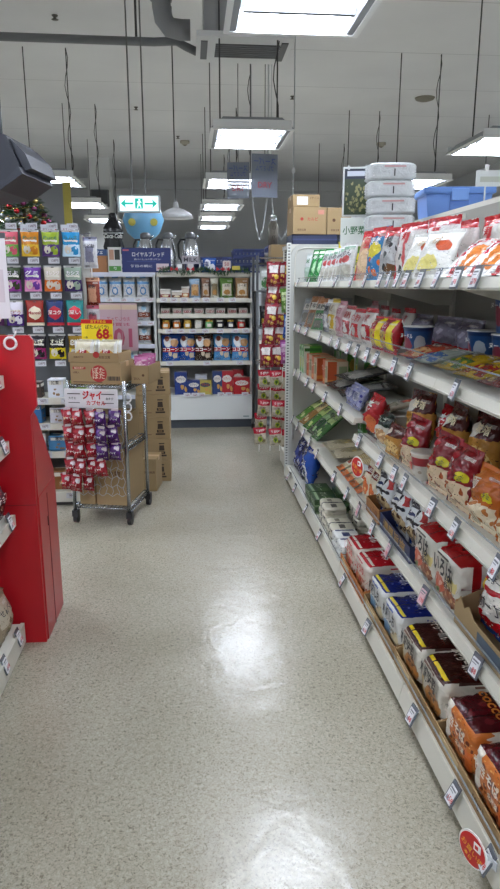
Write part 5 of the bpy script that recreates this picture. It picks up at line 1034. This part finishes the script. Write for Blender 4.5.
# pink banner seen from behind
pk = empty('paper_banner', (-.46, 4.43, .88), R(-12)); PK = M('c2a6b0', .5, alpha=.9, key='pinkpaper'); PKT = M('a8506a', .5)
obj('sheet', B(-.125, .125, -.001, .001, .16, .46), PK, pk); obj('fold_line', B(.02, .023, -.003, -.001, .16, .46), M('a88a94', .5), pk)
text('108', .16, 'price_print', PKT, pk, (0, -.002, .235), w=.2, mirror=True, bold=.03); text('おかしフェア', .028, 'title_print', PKT, pk, (0, -.002, .36), w=.15, mirror=True); text('お買得', .024, 'title_print', PKT, pk, (0, -.002, .325), w=.15, mirror=True); obj('top_band', B(-.125, .125, -.002, -.001, .42, .45), M('c8b49c', .5), pk)
obj('stem', tube(BM(), [(0, .008, -.01), (0, .008, .44)], .004, 6), M('c8c8c8', .3), pk)
tag(pk, 'pale pink paper banner seen from behind, 108 reversed', 'banner')
# ================================================================== CARTON STACK
MUGK = M('3a2c20', .6)
def cupcarton():
    o = carton('shipping_carton', .25, .3, .164)
    bm = BM(); prism(bm, [(.02, .03), (.09, .03), (.09, .042), (.02, .042)], -.1512, -.15, 'y'); prism(bm, [(.035, .075), (.075, .075), (.072, .115), (.038, .115)], -.1512, -.15, 'y'); prism(bm, [(.035, .125), (.075, .125), (.075, .133), (.035, .133)], -.1512, -.15, 'y'); prism(bm, [(.03, .048), (.08, .048), (.08, .068), (.03, .068)], -.1512, -.15, 'y')
    obj('cup_print', bm, MUGK, o); text('珈琲', .015, 'stamp_print', M('a98456', .6), o, (.055, -.1525, .058)); text('UCC', .014, 'stamp_print', M('a04a38', .6), o, (-.06, -.1512, .13)); obj('pale_print', B(-.1, -.01, -.1508, -.15, .03, .036), M('7d5c3c', .6), o)
    return o
bm = cupcarton()
for i in range(5): q = bm if i == 0 else dup(bm); put(q, -.29+random.uniform(-.006, .006), 5.08+random.uniform(-.006, .006), .001+.1655*i, R(random.uniform(-2, 2)), label=f"brown carton with dark cup print, {ORD[i]} from floor in its stack", cat='carton', group='cartons stacked behind the wire cart')
o = carton('shipping_carton', .1, .22, .24); put(o, -.30, 4.79, .001, R(-8), label='narrow brown carton on floor before the cup-print stack', cat='carton'); text('天地無用', .02, 'stamp_print', KI, o, (0, -.1112, .14))
bmw = obj('white_sticker', B(-.02, .02, -.1535, -.15, .1, .14), WHITE, None); bpy.data.objects.remove(bmw)

# ================================================================== FAR WALL OF BREAD AND BISCUITS
BY = 6.85
FW = M('dcdedc', .35); FB = M('4c5256', .5)
fz = empty('freezer_case', (.2, 7.2, 0))
obj('body', B(-.51, .42, -.33, .35, .09, .335, bev=.006), FW, fz); obj('kick_plate', B(-.51, .42, -.3, .34, 0, .09), M('3a4048', .5), fz); obj('top_edge', B(-.515, .425, -.335, .355, .335, .35), M('c8caca', .3), fz); obj('badge', B(.33, .39, -.333, -.33, .115, .125), M('6a8a8a', .4), fz)
tag(fz, 'low white case with dark kick plate at the aisle end', 'case')
BX0, BX1 = -.33, .63
bk = empty('shelf_unit', (0, 0, 0))
obj('back_panel', B(BX0, BX1, 7.35, 7.37, .36, 1.57), M('a9aaa6', .5), bk)
for x in (BX0, BX1-.02): obj('upright', B(x, x+.02, 6.95, 7.37, .36, 1.552), M('b8bab8', .4), bk)
for z, y0 in ((1.575, 6.95), (1.325, 6.85), (1.17, 6.92), (1.02, 6.92), (.69, 6.94)):
    s = obj('shelf', B(BX0, BX1, y0, 7.35, z-.022, z), SH, bk); obj('price_rail', B(BX0, BX1, y0-.012, y0, z-.04, z+.002), LIP, s)
tag(bk, 'white bread shelf above the low case at aisle end', 'shelf')
lk = empty('shelf_unit', (0, 0, 0)); LX0 = -1.35
obj('back_panel', B(LX0, BX0-.01, 7.35, 7.37, .0, 1.57), M('a9aaa6', .5), lk)
for x in (LX0, BX0-.035): obj('upright', B(x, x+.025, 6.9, 7.37, 0, 1.552), M('b8bab8', .4), lk)
for z in (1.575, 1.33, 1.1, .87, .62, .35, .1):
    s = obj('shelf', B(LX0, BX0-.01, 6.92, 7.35, z-.022, z), SH, lk); obj('price_rail', B(LX0, BX0-.01, 6.908, 6.92, z-.04, z+.002), M('c8ccd8', .4), s)
tag(lk, 'white shelf of loaf bags behind the cart at left', 'shelf')
rt = None
for z, y, xs, nm in [(1.31, 6.835, [-.26, -.16, -.06, .06, .16, .3, .42], 'bread bag rail'), (1.0, 6.905, [-.22, -.1, .02, .15, .3, .45, .56], 'jar shelf rail'), (.67, 6.925, [-.22, .16, .5], 'blue snack rail'), (.352, 6.862, [-.05, .03, .1, .3, .38, .55], 'biscuit rail'), (1.31, 6.905, [-.95, -.8, -.66, -.52, -.4], 'loaf rail'), (1.08, 6.905, [-.95, -.8, -.66, -.52, -.4], 'lower loaf rail')]:
    for i, x in enumerate(xs):
        if rt is None: q = rt = obj('price_tag', B(-.035, .035, -.003, .003, -.022, .022), M('d2d4d8', .4)); text('138円', .02, 'price_digits', M('8a3a44', .5), rt, (0, -.004, -.004)); obj('tag_line', B(-.028, .02, -.0045, -.003, .01, .013), M('7a7c84', .5), rt)
        else: q = dup(rt)
        put(q, x, y, z, R(random.uniform(-3, 3)), R(-8), 0, f'pale price tag on {nm} at aisle end, {ORD[i]} from left', 'price tag', 'price tags at the aisle end')
# blue snack bags
def corn(c, seed, band='b01c2c'):
    o, sf = bag('corn_snack_bag', .182, .265, .07, D('corn'+c, c, [('ell', .1, .6, .52, .95, 'd8d8d8'), ('food', .15, .9, .04, .42, 'c8b8a0', 4, .42), ('ell', .5, .95, .55, .85, 'b88a5a'), ('rect', 0, 1, .34, .5, band), ('ell', .15, .45, .75, .95, '8a4a3a')], .16, .6), seed, wr=.01)
    text('ココーン', .042, 'title_print', WHITE, o, (0, -.035, .112), drape=sf, bold=.03); return o
c1, c2_, c3 = corn('1c4a98', 401), corn('2e2018', 402, '7a1a20'), corn('4a8ac0', 403)
for i, (src, x, nm) in enumerate([(c1, -.21, 'royal blue'), (None, -.04, 'royal blue'), (c2_, .125, 'dark brown'), (c3, .32, 'light blue'), (None, .51, 'light blue')]):
    q = src if src else dup([c1, 0, 0, c3][0 if i == 1 else 3]); put(q, x, 6.98+.035*(i % 2), .691, R(random.uniform(-3, 3)), R(-6), 0, f"{nm} corn snack bag with red band, {ORD[i]} from left", 'snack bag', 'corn snack bags at the aisle end')
for i, x in enumerate((-.13, .05, .24, .43)): q = dup([c1, c1, c2_, c3][i]); put(q, x, 7.2, .691, 0, 0, 0, f"corn snack bag in the back row at aisle end, {ORD[i]} from left", 'snack bag', 'corn snack bags at the aisle end')
# biscuit boxes
CK = 'c89850'
BB = [(-.11, .13, .235, '22387a', 'ルヴァン', 'tall navy', 6.99), (.02, .13, .15, '22387a', 'ルヴァン', 'short navy', 6.98), (.14, .13, .15, 'b8a850', 'プライム', 'yellow and navy', 6.98), (.1, .12, .19, 'c8ccd4', 'クラッカー', 'pale blue', 7.11), (.265, .1, .24, '22386a', 'ルヴァン', 'navy and tan', 6.99), (.365, .12, .24, 'a81c28', 'ルヴァン', 'tall red', 6.99), (.485, .12, .24, 'a02028', 'ルヴァン', 'rear red', 7.1), (.515, .17, .175, 'a81420', 'ルヴァン', 'short wide red', 6.97)]
for i, (x, w, h, c, tx, nm, y) in enumerate(BB):
    o = uvbox('biscuit_box', w, .07, h, D(f'biscuit{i}', c, [('food', .0, 1.0, 0, .42, CK, 3.2, .42), ('ell', .1, .9, .52, .82, 'd8d4cc' if 'yellow' not in nm else '3a4a5a')], .3, .05)); text(tx, .03, 'title_print', NAVYI if c[0] == '2' else RED, o, (0, -.0365, h*.67), w=w*.6); obj('lid_edge', B(-w/2-.0004, w/2+.0004, -.0358, -.034, h-.01, h-.008), M('5a4a40', .5), o)
    put(o, x, y-.055, .3505, R(random.uniform(-3, 3)), label=f'{nm} cracker box standing on the low white case', cat='biscuit box', group='cracker boxes on the low case')
# breads and tubs
TB = [(-.245, .1, .075, 'd0ccc4', '8a2a2a', 'マーガリン', 'white'), (-.13, .1, .06, 'c8beb4', '6a3a2a', 'バター', 'cream and brown'), (-.045, .075, .1, 'c8bcb0', 'b06a4a', 'ジャム', 'two-tone')]
for i, (x, w, h, c, c2, tx, nm) in enumerate(TB):
    o = uvbox('spread_tub', w, .09, h, D(f'tub{i}', c, [('rect', 0, 1, .1, .5, c2), ('ell', .2, .8, .15, .45, 'd8c8a0')], .35, .05), None, .01); obj('lid', B(-w/2-.004, w/2+.004, -.049, .049, h, h+.014, bev=.003), M('dcdad4', .4), o); text(tx, .016, 'title_print', WHITE, o, (0, -.0465, h*.35)); put(o, x, 6.93, 1.326, 0, label=f'{nm} spread tub on the bread shelf', cat='tub', group='spread tubs on the bread shelf')
BR = [(.05, .11, .19, '8fa8c0', 'c8a070', '食パン', 'pale blue'), (.158, .09, .2, '7a5a48', 'c8b8a8', 'くるみ', 'brown window'), (.248, .08, .2, 'c8c4b4', '8a7a5a', 'チーズ', 'cream striped'), (.37, .14, .2, '5a7a3a', 'd0c8b0', '全粒', 'green framed'), (.525, .14, .2, '8a6a48', 'd0c4ac', 'ライ麦', 'kraft brown')]
for i, (x, w, h, c, c2, tx, nm) in enumerate(BR):
    o, sf = bag('bread_bag', w, h, .07, D(f'bread{i}', c, [('wrect', .15, .85, .12, .7, c2), ('ell', .25, .75, .15, .4, 'b08048')], .25, .4), 420+i, nu=10, nv=12); text(tx, .028, 'title_print', INK, o, (0, -.035, h*.6), drape=sf); put(o, x, 6.94, 1.326, R(random.uniform(-5, 5)), R(-4), 0, f'{nm} bread bag standing on the bread shelf', 'bread bag', 'bread bags at the aisle end')
o = None
for i in range(8):
    if o is None: q = o = uvbox('cheese_pack', .09, .1, .045, D('cheese', 'b8b4ac', [('rect', .1, .9, .2, .7, '8a3a3a')], .35, .05)); obj('lid', B(-.047, .047, -.052, .052, .045, .052), M('d8d4cc', .4), o); text('チーズ', .02, 'title_print', WHITE, o, (0, -.0515, .02))
    else: q = dup(o)
    put(q, -.25+.112*i, 7.0, 1.171, R(random.uniform(-6, 6)), label=lbl('small white and red pack under the bread bags', i, 8, 'left'), cat='cheese pack', group='small packs under the bread bags')
JC = ['c07a2a', 'b86a22', 'c8a03a', 'd0d0c8', '6aa06a', '2a2830', '2a2a34', 'b0302a']
for i, c in enumerate(JC):
    o = obj('jam_jar', lathe(BM(), [(.034, 0), (.04, .006), (.04, .06), (.033, .068)], 16), M(c, .15), None, True); obj('lid', lathe(BM(), [(.036, .068), (.036, .085), (.02, .087)], 16), M('d0ccc0' if i % 2 else 'c8a84a', .3), o, True); obj('label_print', B(-.022, .022, -.042, -.034, .018, .048), M('d8d4c8', .5), o)
    put(o, -.25+.11*i, 6.98, 1.021, 0, label=f"{['amber', 'dark amber', 'yellow', 'white', 'green', 'black', 'blue black', 'red'][i]} jam jar on the jar shelf, {ORD[i]} from left", cat='jar', group='jars at the aisle end')
o, sf = bag('loaf_bag', .132, .21, .1, D('loaf', 'd2d4d6', [('wrect', .0, 1, .62, .74, '6a9ac8'), ('ell', .25, .75, .12, .5, '5a8ac0'), ('ell', .35, .65, .2, .42, 'd8dce0')], .15, .8), 431, wr=.014, nu=10, nv=12); text('食パン', .03, 'title_print', M('2a4a8a', .4), o, (0, -.05, .11), drape=sf); obj('blue_tie', tube(BM(), [(-.03, 0, .2), (.03, 0, .2)], .012, 8), M('6a9ad0', .4), o)
for i in range(6): q = o if i == 0 else dup(o); put(q, -1.16+.138*i, 7.02, 1.331, R(random.uniform(-3, 3)), 0, 0, lbl('white loaf bag with blue tie on upper loaf shelf', i, 6, 'left'), 'loaf bag', 'loaf bags on the upper shelf')
o, sf = bag('loaf_bag', .132, .17, .1, D('loaf2', 'b8bcc0', [('wrect', .0, 1, .2, .5, '8a4a3a'), ('food', .1, .9, .5, .95, 'd8dce0', 5), ('ell', .3, .7, .6, .9, '8ab0c8')], .15, .8), 432, wr=.014, nu=10, nv=12); text('ロール', .03, 'title_print', WHITE, o, (0, -.05, .06), drape=sf)
for zi, z in enumerate((1.101, .871, .621)):
    for i in range(6): q = o if (i == 0 and zi == 0) else dup(o); put(q, -1.16+.138*i, 7.02, z, R(random.uniform(-3, 3)), 0, 0, f"grey roll bag with brown band on {['second', 'third', 'fourth'][zi]} loaf shelf, {ORD[i]} from left", 'loaf bag', 'roll bags behind the cart')
# goods on top of the far shelves
def bluebox(w, h, seed):
    o = carton('shipping_carton', w, .1, h, M('1f2c66', .45), False, False); text('ロイヤルブレッド', .05, 'title_print', M('d8d8d8', .4), o, (.02, -.0512, h*.72), w=w*.66); text('おいしい食パン', .02, 'small_print', M('c8c8d0', .4), o, (.01, -.0512, h*.53), w=w*.55); obj('red_mark', B(-w/2+.01, -w/2+.07, -.0512, -.05, h-.03, h-.015), M('b85a64', .5), o); obj('line_print', B(-w*.4, w*.2, -.0512, -.05, h*.44, h*.46), M('3c4a8a', .5), o)
    text('毎日の朝に', .028, 'title_print', M('c8c8d0', .4), o, (-.05, -.0512, h*.25), w=w*.45); c_ = obj('white_panel', B(w*.2, w*.46, -.0515, -.05, .015, h*.36), M('d4c4c8', .5), o); obj('panel_lines', B(w*.22, w*.44, -.0522, -.0515, h*.13, h*.2), M('a86a74', .5), c_)
    return o
o = bluebox(.48, .235, 1); put(o, -.425, 7.02, 1.577, 0, label='dark blue box with white katakana before the vacuum jugs', cat='carton')
o = carton('shipping_carton', .18, .2, .22, M('96653c', .6), False, False); obj('blue_top', B(-.0905, .0905, -.101, .1, .16, .2205), M('2a4a78', .5), o); text('カフェ', .04, 'title_print', WHITE, o, (0, -.1015, .19)); put(o, -.9, 7.1, 1.577, R(-4), label='brown and blue box left of the dark blue box', cat='carton')
o = uvbox('poster_card', .13, .01, .24, D('cardart', 'c8c8c4', [('rect', .1, .45, .5, .9, 'a8806a'), ('rect', .5, .9, .5, .9, '2a2e2c'), ('rect', .05, .95, .05, .25, '4a8a3a')], .4, 0)); obj('foot', B(-.05, .05, 0, .05, 0, .004), M('c8c8c4', .4), o); text('旬', .03, 'title_print', WHITE, o, (.0, -.0065, .036)); put(o, -.735, 6.97, 1.577, 0, label='small card with green band left of dark blue box', cat='sign')
# steel vacuum jugs
ST = M('b4b6b8', .22, 1)
def jug():
    o = obj('vacuum_jug', lathe(BM(), [(.085, 0), (.09, .01), (.09, .06), (.082, .2), (.064, .3), (.05, .33), (.05, .34)], 28), ST, None, True)
    obj('lid', lathe(BM(), [(.052, .34), (.055, .35), (.052, .385), (.03, .4), (.012, .402)], 24), M('6a6c6e', .3, .6), o, True)
    obj('handle', tube(BM(), [(-.05, 0, .33), (-.1, 0, .33), (-.125, 0, .28), (-.12, 0, .16), (-.088, 0, .1)], .011, 8), M('2a2a2c', .4), o, True)
    obj('spout', tube(BM(), [(.04, 0, .335), (.075, 0, .36), (.085, 0, .36)], .013, 8), ST, o, True)
    return o
j = jug()
for i, x in enumerate((-.36, -.14, .04)):
    q = j if i == 0 else dup(j); put(q, x, 7.1 if i else 7.27, 1.577, R(-12), label=['steel vacuum jug partly hidden behind dark blue box', 'steel vacuum jug between dark blue box and lettered jug', 'steel vacuum jug with MILK card on its front'][i], cat='vacuum jug', group='steel vacuum jugs on the far shelf')
    q.location = [(-.445, 7.25, 1.577), (-.215, 7.2, 1.577), (.012, 7.16, 1.577)][i]
    if i == 0: q.location.z = 1.577
mk_ = empty('milk_card', (.012, 7.04, 1.577)); obj('card', B(-.085, .085, -.002, .002, .085, .165), M('b8b4bc', .5, alpha=.9, key='milk'), mk_); text('MILK', .06, 'title_print', M('3a3440', .5), mk_, (0, -.003, .125), w=.14); obj('stand', B(-.03, .03, -.002, .02, 0, .09), M('c8c8c8', .4), mk_)
tag(mk_, 'pale card reading MILK standing before the right steel jug', 'sign')
# blue bread crates
CB = M('1e2f66', .45)
def crate(w=.31):
    h = .075; d = .34; bm = BM()
    box(bm, -w/2, w/2, -d/2, d/2, 0, .006)
    for s in (-1, 1):
        for z0, z1 in ((0, .02), (.055, h)): box(bm, -w/2, w/2, min(s*d/2, s*(d/2-.008)), max(s*d/2, s*(d/2-.008)), z0, z1); box(bm, min(s*w/2, s*(w/2-.008)), max(s*w/2, s*(w/2-.008)), -d/2, d/2, z0, z1)
        for k in range(9): x = -w/2+w*k/8; box(bm, max(-w/2, x-.008), min(w/2, x+.008), min(s*d/2, s*(d/2-.007)), max(s*d/2, s*(d/2-.007)), .02, .055)
        for k in range(5): y = -d/2+d*k/4; box(bm, min(s*w/2, s*(w/2-.007)), max(s*w/2, s*(w/2-.007)), max(-d/2, y-.008), min(d/2, y+.008), .02, .055)
    o = obj('bread_crate', bm, CB); obj('grip', B(-.06, .06, -d/2-.004, -d/2, .05, .072), M('16244f', .5), o); obj('rim', B(-w/2-.003, w/2+.003, -d/2-.003, -d/2, h-.008, h), M('2a3f7c', .45), o); return o
o = crate()
for i in range(5):
    x, z = [(.27, 1.577), (.27, 1.654), (.6, 1.577), (.6, 1.654), (.6, 1.731)][i]
    q = o if i == 0 else dup(o); put(q, x, 7.17, z, 0, label=f"dark blue bread crate on far shelf, {['lower left', 'upper left', 'lower right', 'middle right', 'topmost right'][i]} of the group", cat='crate', group='dark blue bread crates')
q = dup(o); put(q, .955, 7.2, 1.77, 0, label='dark blue bread crate right of the stack on far cabinet', cat='crate', group='dark blue bread crates')
cb = empty('cabinet', (.96, 7.2, 0)); obj('body', B(-.19, .19, -.2, .2, 0, 1.74), M('77797a', .5), cb); obj('top', B(-.195, .195, -.21, .21, 1.74, 1.769), M('8d8f90', .5), cb); obj('door', B(-.17, .17, -.204, -.2, .1, 1.7), M('6d6f70', .5), cb)
tag(cb, 'grey cabinet behind the black wire rack', 'cabinet')
o = carton('shipping_carton', .24, .22, .17); put(o, .88, 6.98, 1.413, 0, label='plain brown carton atop the black wire rack', cat='carton'); text('●', .02, 'stamp_print', KI, o, (0, -.1112, .08)); o.location = (.9, 6.72, 1.66)
sp_ = obj('shelf', B(-.28, .28, -.21, .21, 1.645, 1.657), BK, br)
o = obj('thermos_bottle', lathe(BM(), [(.05, 0), (.055, .01), (.055, .2), (.035, .235), (.032, .24)], 20), M('6a655c', .3, .6), None, True); obj('cap', lathe(BM(), [(.034, .24), (.036, .25), (.036, .3), (.02, .305)], 18), M('b8babc', .25, 1), o, True); text('コーヒー', .045, 'title_print', M('1e1c1a', .4), o, (0, -.057, .11), (PI/2, R(90), 0)); put(o, .88, 7.2, 1.845, 0, label='tall patterned bottle with steel cap on far crate', cat='bottle'); o.location = (.87, 7.2, 1.848)
# garland, plush-like pack, price card
bm = BM(); rnd = random.Random(9)
for k in range(420):
    t = rnd.random(); p = Vector((-.3+.9*t, 6.89, 1.6+.018*math.sin(t*16)-.01)); a = rnd.random()*2*PI; d = Vector((rnd.uniform(-.6, .6), math.cos(a), math.sin(a))).normalized()*.035; s_ = d.orthogonal().normalized()*.006
    bm.faces.new([bm.verts.new(p-s_), bm.verts.new(p+s_), bm.verts.new(p+d+s_*.4), bm.verts.new(p+d-s_*.4)])
gl = obj('garland', bm, M('2e4f30', .7)); tag(gl, 'green garland with red bows along the far shelf edge', 'garland')
for i, x in enumerate((-.15, .01, .3, .36)): 
    bm = BM()
    for s in (-1, 1): prism(bm, [(x, 1.605), (x+s*.035, 1.63), (x+s*.038, 1.59)], 6.85, 6.86, 'y')
    obj('red_bow', bm, M('b01c2c', .5), gl)
obj('gold_bow', B(.42, .5, 6.848, 6.858, 1.6, 1.64, bev=.004), M('c8b84a', .4), gl)
o, sf = bag('candy_bag', .14, .14, .06, D('bluewhitebag', '2f5aa8', [('ell', .1, .6, .3, .9, 'd8dce4'), ('ell', .5, .95, .1, .6, 'd8dce4')], .2, .7), 441, nu=10, nv=12); text('塩', .05, 'title_print', NAVYI, o, (-.03, -.03, .08), drape=sf); put(o, .13, 6.985, 1.577, 0, label='blue and white bag standing before the blue crates', cat='candy bag'); o.location = (.2, 6.97, 1.577)
pc_ = empty('price_sign', (.375, 6.972, 1.577)); obj('board', B(-.04, .04, 0, .003, .02, .115), M('d4ccc8', .4), pc_); text('50', .05, 'price_print', M('a83a44', .5), pc_, (0, -.002, .08)); text('お買得', .02, 'small_print', M('5a5a64', .5), pc_, (0, -.002, .04)); obj('stem', B(-.005, .005, .003, .006, 0, .08), M('c8c8c8', .3), pc_)
tag(pc_, 'small white price sign reading 50 before blue crates', 'sign')
# cola bottle balloon and round blue balloon above the far shelves
sup = empty('display_stand', (-.82, 7.75, 0)); obj('pole', tube(BM(), [(0, 0, .03), (0, 0, 1.75)], .02, 10), M('8a8c8e', .4, .5), sup); obj('foot', lathe(BM(), [(.14, 0), (.14, .02), (.03, .035)], 20), M('6a6c6e', .5), sup); obj('table_disc', lathe(BM(), [(.16, 1.74), (.16, 1.765)], 24), M('b8b8b4', .5), sup); tag(sup, 'slim pole stand carrying the black bottle balloon', 'stand')
def flat_lathe(prof, n=24, sy=.45):
    bm = lathe(BM(), prof, n)
    for v in bm.verts: v.co.y *= sy
    return bm
cb_ = obj('bottle_balloon', flat_lathe([(.05, 0), (.1, .03), (.115, .1), (.095, .17), (.11, .25), (.105, .31), (.06, .39), (.04, .43), (.045, .46), (.02, .475)]), M('141416', .2), None, True); put(cb_, -.82, 7.75, 1.766, 0, label='black cola bottle balloon with white script lettering', cat='balloon')
cb_.scale = (1, 1, .95)
text('Coca-Cola', .07, 'title_print', WHITE, cb_, (0, -.053, .215), w=.2, shear=.3, bold=.02); obj('white_outline', flat_lathe([(.109, .245), (.113, .25), (.112, .255)]), M('c8ccc8', .3), cb_, True)
sup2 = empty('display_stand', (-.5, 7.9, 0)); obj('pole', tube(BM(), [(0, 0, .03), (0, 0, 1.868)], .02, 10), M('8a8c8e', .4, .5), sup2); obj('foot', lathe(BM(), [(.14, 0), (.14, .02), (.03, .035)], 20), M('6a6c6e', .5), sup2); tag(sup2, 'slim pole stand carrying the round blue balloon', 'stand')
bb = obj('round_balloon', flat_lathe([(0, -.235), (.09, -.215), (.18, -.14), (.23, 0), (.18, .14), (.09, .215), (0, .235)], 28, .35), M('6fa8cc', .25), None, True); put(bb, -.5, 7.9, 2.16, 0, label='round sky blue balloon behind the exit sign', cat='balloon'); obj('neck', flat_lathe([(.09, -.29), (.07, -.24), (.075, -.21)], 16, .5), M('6fa8cc', .25), bb, True)
for s in (-1, 1): obj('yellow_spot', tube(BM(), [(s*.12, -.0745, -.03), (s*.12, -.06, -.03)], .04, 18), M('b8b04a', .4), bb)
# pendant bell lamp
pl_ = empty('pendant_lamp', (-.16, 9.2, 2.3)); obj('shade', lathe(BM(), [(.22, 0), (.2, .05), (.12, .1), (.04, .13), (.03, .2)], 28), M('b8babc', .4), pl_, True); obj('cord', tube(BM(), [(0, 0, .2), (0, 0, CZ-2.3)], .008, 6), ROD, pl_); obj('bulb', lathe(BM(), [(0, .03), (.03, .04), (.04, .07), (.02, .1)], 14), M('d8d8d0', .3), pl_, True); tag(pl_, 'white bell pendant lamp hanging above the steel jugs', 'lamp')
# hanging advertising banners
CLB = M('8f97a8', .25, alpha=.75, key='film'); 
for i, (x, y, z, w, h, lab) in enumerate([(.98, 9.05, 2.55, .34, .52, 'right translucent hanging banner with blue and red print'), (.68, 9.6, 2.6, .3, .46, 'left translucent hanging banner with blue and red print')]):
    hb = empty('hanging_banner', (x, y, z), R(8-16*i)); obj('film', B(-w/2, w/2, -.002, .002, 0, h), CLB, hb); text('スーパー', .09, 'title_print', M('2a4a98', .4), hb, (0, -.003, h*.82), w=w*.85, mirror=True); text('プレミアム', .07, 'title_print', M('2a4a98', .4), hb, (0, -.003, h*.66), w=w*.7, mirror=True); text('DRY', .1, 'red_print', M('a83a4a', .4), hb, (0, -.003, h*.28), w=w*.55, bold=.02); obj('cord', tube(BM(), [(0, 0, h), (0, 0, CZ-z)], .005, 5), ROD, hb); obj('hem', B(-w/2, w/2, -.004, .004, 0, .02), M('7a8294', .4), hb)
    tag(hb, lab, 'banner', 'translucent hanging banners')
for i, (x0, x1) in enumerate(((.84, 1.06), (1.1, 1.4))):
    c = obj('loop_cable', tube(BM(), [(x0, 9.4, 2.9), (x0+.02, 9.4, 2.5), (x0+.07, 9.4, 2.2), ((x0+x1)/2, 9.4, 2.05), (x1-.06, 9.4, 2.2), (x1, 9.4, 2.6), (x1, 9.4, CZ)], .008, 6), M('c4c8cc', .4), None, True); obj('junction', B(x1-.02, x1+.02, 9.38, 9.42, 2.9, 2.96), M('c4c8cc', .4), c); tag(c, f"{['left', 'right'][i]} white cable loop hanging below the ceiling lights", 'cable', 'white cable loops')
    obj('hanger', tube(BM(), [(x0, 9.4, 2.9), (x0, 9.4, CZ)], .006, 5), M('c4c8cc', .4), c)
# yellow-edged picture banner and wall speaker on the left
pbn = empty('picture_banner', (-1.9, 9.3, 2.0)); obj('sheet', B(-.38, .34, -.004, .004, .0, .72), D('flower_photo', '8a8c90', [('food', .02, .9, .05, .95, '5f6166', 6, .5)], .5, 0) if False else M('7c7e82', .6), pbn); obj('yellow_edge', B(.30, .4, -.006, .006, -.02, .74), M('b0a24a', .6), pbn); obj('brown_block', B(-.2, .0, -.008, -.004, .06, .12), M('4a2c28', .6), pbn); obj('pole', tube(BM(), [(0, .01, -2.0), (0, .01, .72)], .015, 8), M('8a8c8e', .4), pbn); tag(pbn, 'grey picture banner with yellow edge beyond the candy shelf', 'banner')
spk = obj('wall_speaker', B(-.24, .24, -.15, 0, 0, .42, bev=.015), M('5c6064', .6), None, False, (-2.33, 19.198, 3.5)); obj('grille', B(-.2, .2, -.154, -.15, .03, .39), M('4a4e52', .7), spk); tag(spk, 'grey square speaker on the white column', 'speaker')
# far fixtures that close the view between the tops of the shelves
fs = empty('refrigerated_cabinet', (0.3, 20.5, 0)); obj('body', B(-6, 5.5, 0, .8, 0, 2.1), M('9fa3a6', .5), fs); obj('canopy', B(-6, 5.5, -.3, 0, 1.9, 2.15), M('7d8084', .5), fs); obj('lit_panel', B(-5.9, 5.4, -.01, 0, 1.2, 1.9), M('c2c6c8', .4), fs); obj('price_band', B(-6, 5.5, -.31, -.3, 1.95, 2.05), M('c8cccc', .4), fs)
tag(fs, 'long pale refrigerated cabinet across the far end of store', 'cabinet')
# ------------------------------------------------------------------ world, camera, view
w = bpy.data.worlds.new('world'); SC.world = w; w.use_nodes = True
w.node_tree.nodes['Background'].inputs[0].default_value = (.75, .82, .9, 1); w.node_tree.nodes['Background'].inputs[1].default_value = .05
cam = bpy.data.cameras.new('camera'); co = bpy.data.objects.new('camera', cam); COL.objects.link(co); SC.camera = co
cam.sensor_fit = 'VERTICAL'; cam.sensor_height = 36; cam.lens = 670/889*36; cam.clip_start = .02
co.location = (0, 0, 1.45); co.rotation_euler = (R(90-13.35), 0, R(-5.0))
vs = SC.view_settings; vs.view_transform = 'Standard'; vs.look = 'None'; vs.gamma = 1; vs.use_curve_mapping = False; vs.exposure = 0.08
# ------------------------------------------------------------------ tidy check of the labels
seen = {}
for o in SC.objects:
    if o.parent or o.type in ('CAMERA', 'LIGHT') or o.get('kind') == 'structure': continue
    l = o.get('label')
    if not l: print('NOLABEL', o.name); continue
    n = len(l.replace(',', ' ').split())
    if n > 16 or n < 4: print('LEN', n, l)
    if l in seen: print('DUPL', l)
    seen[l] = 1
print('THINGS', len(seen), 'OBJECTS', len(SC.objects))
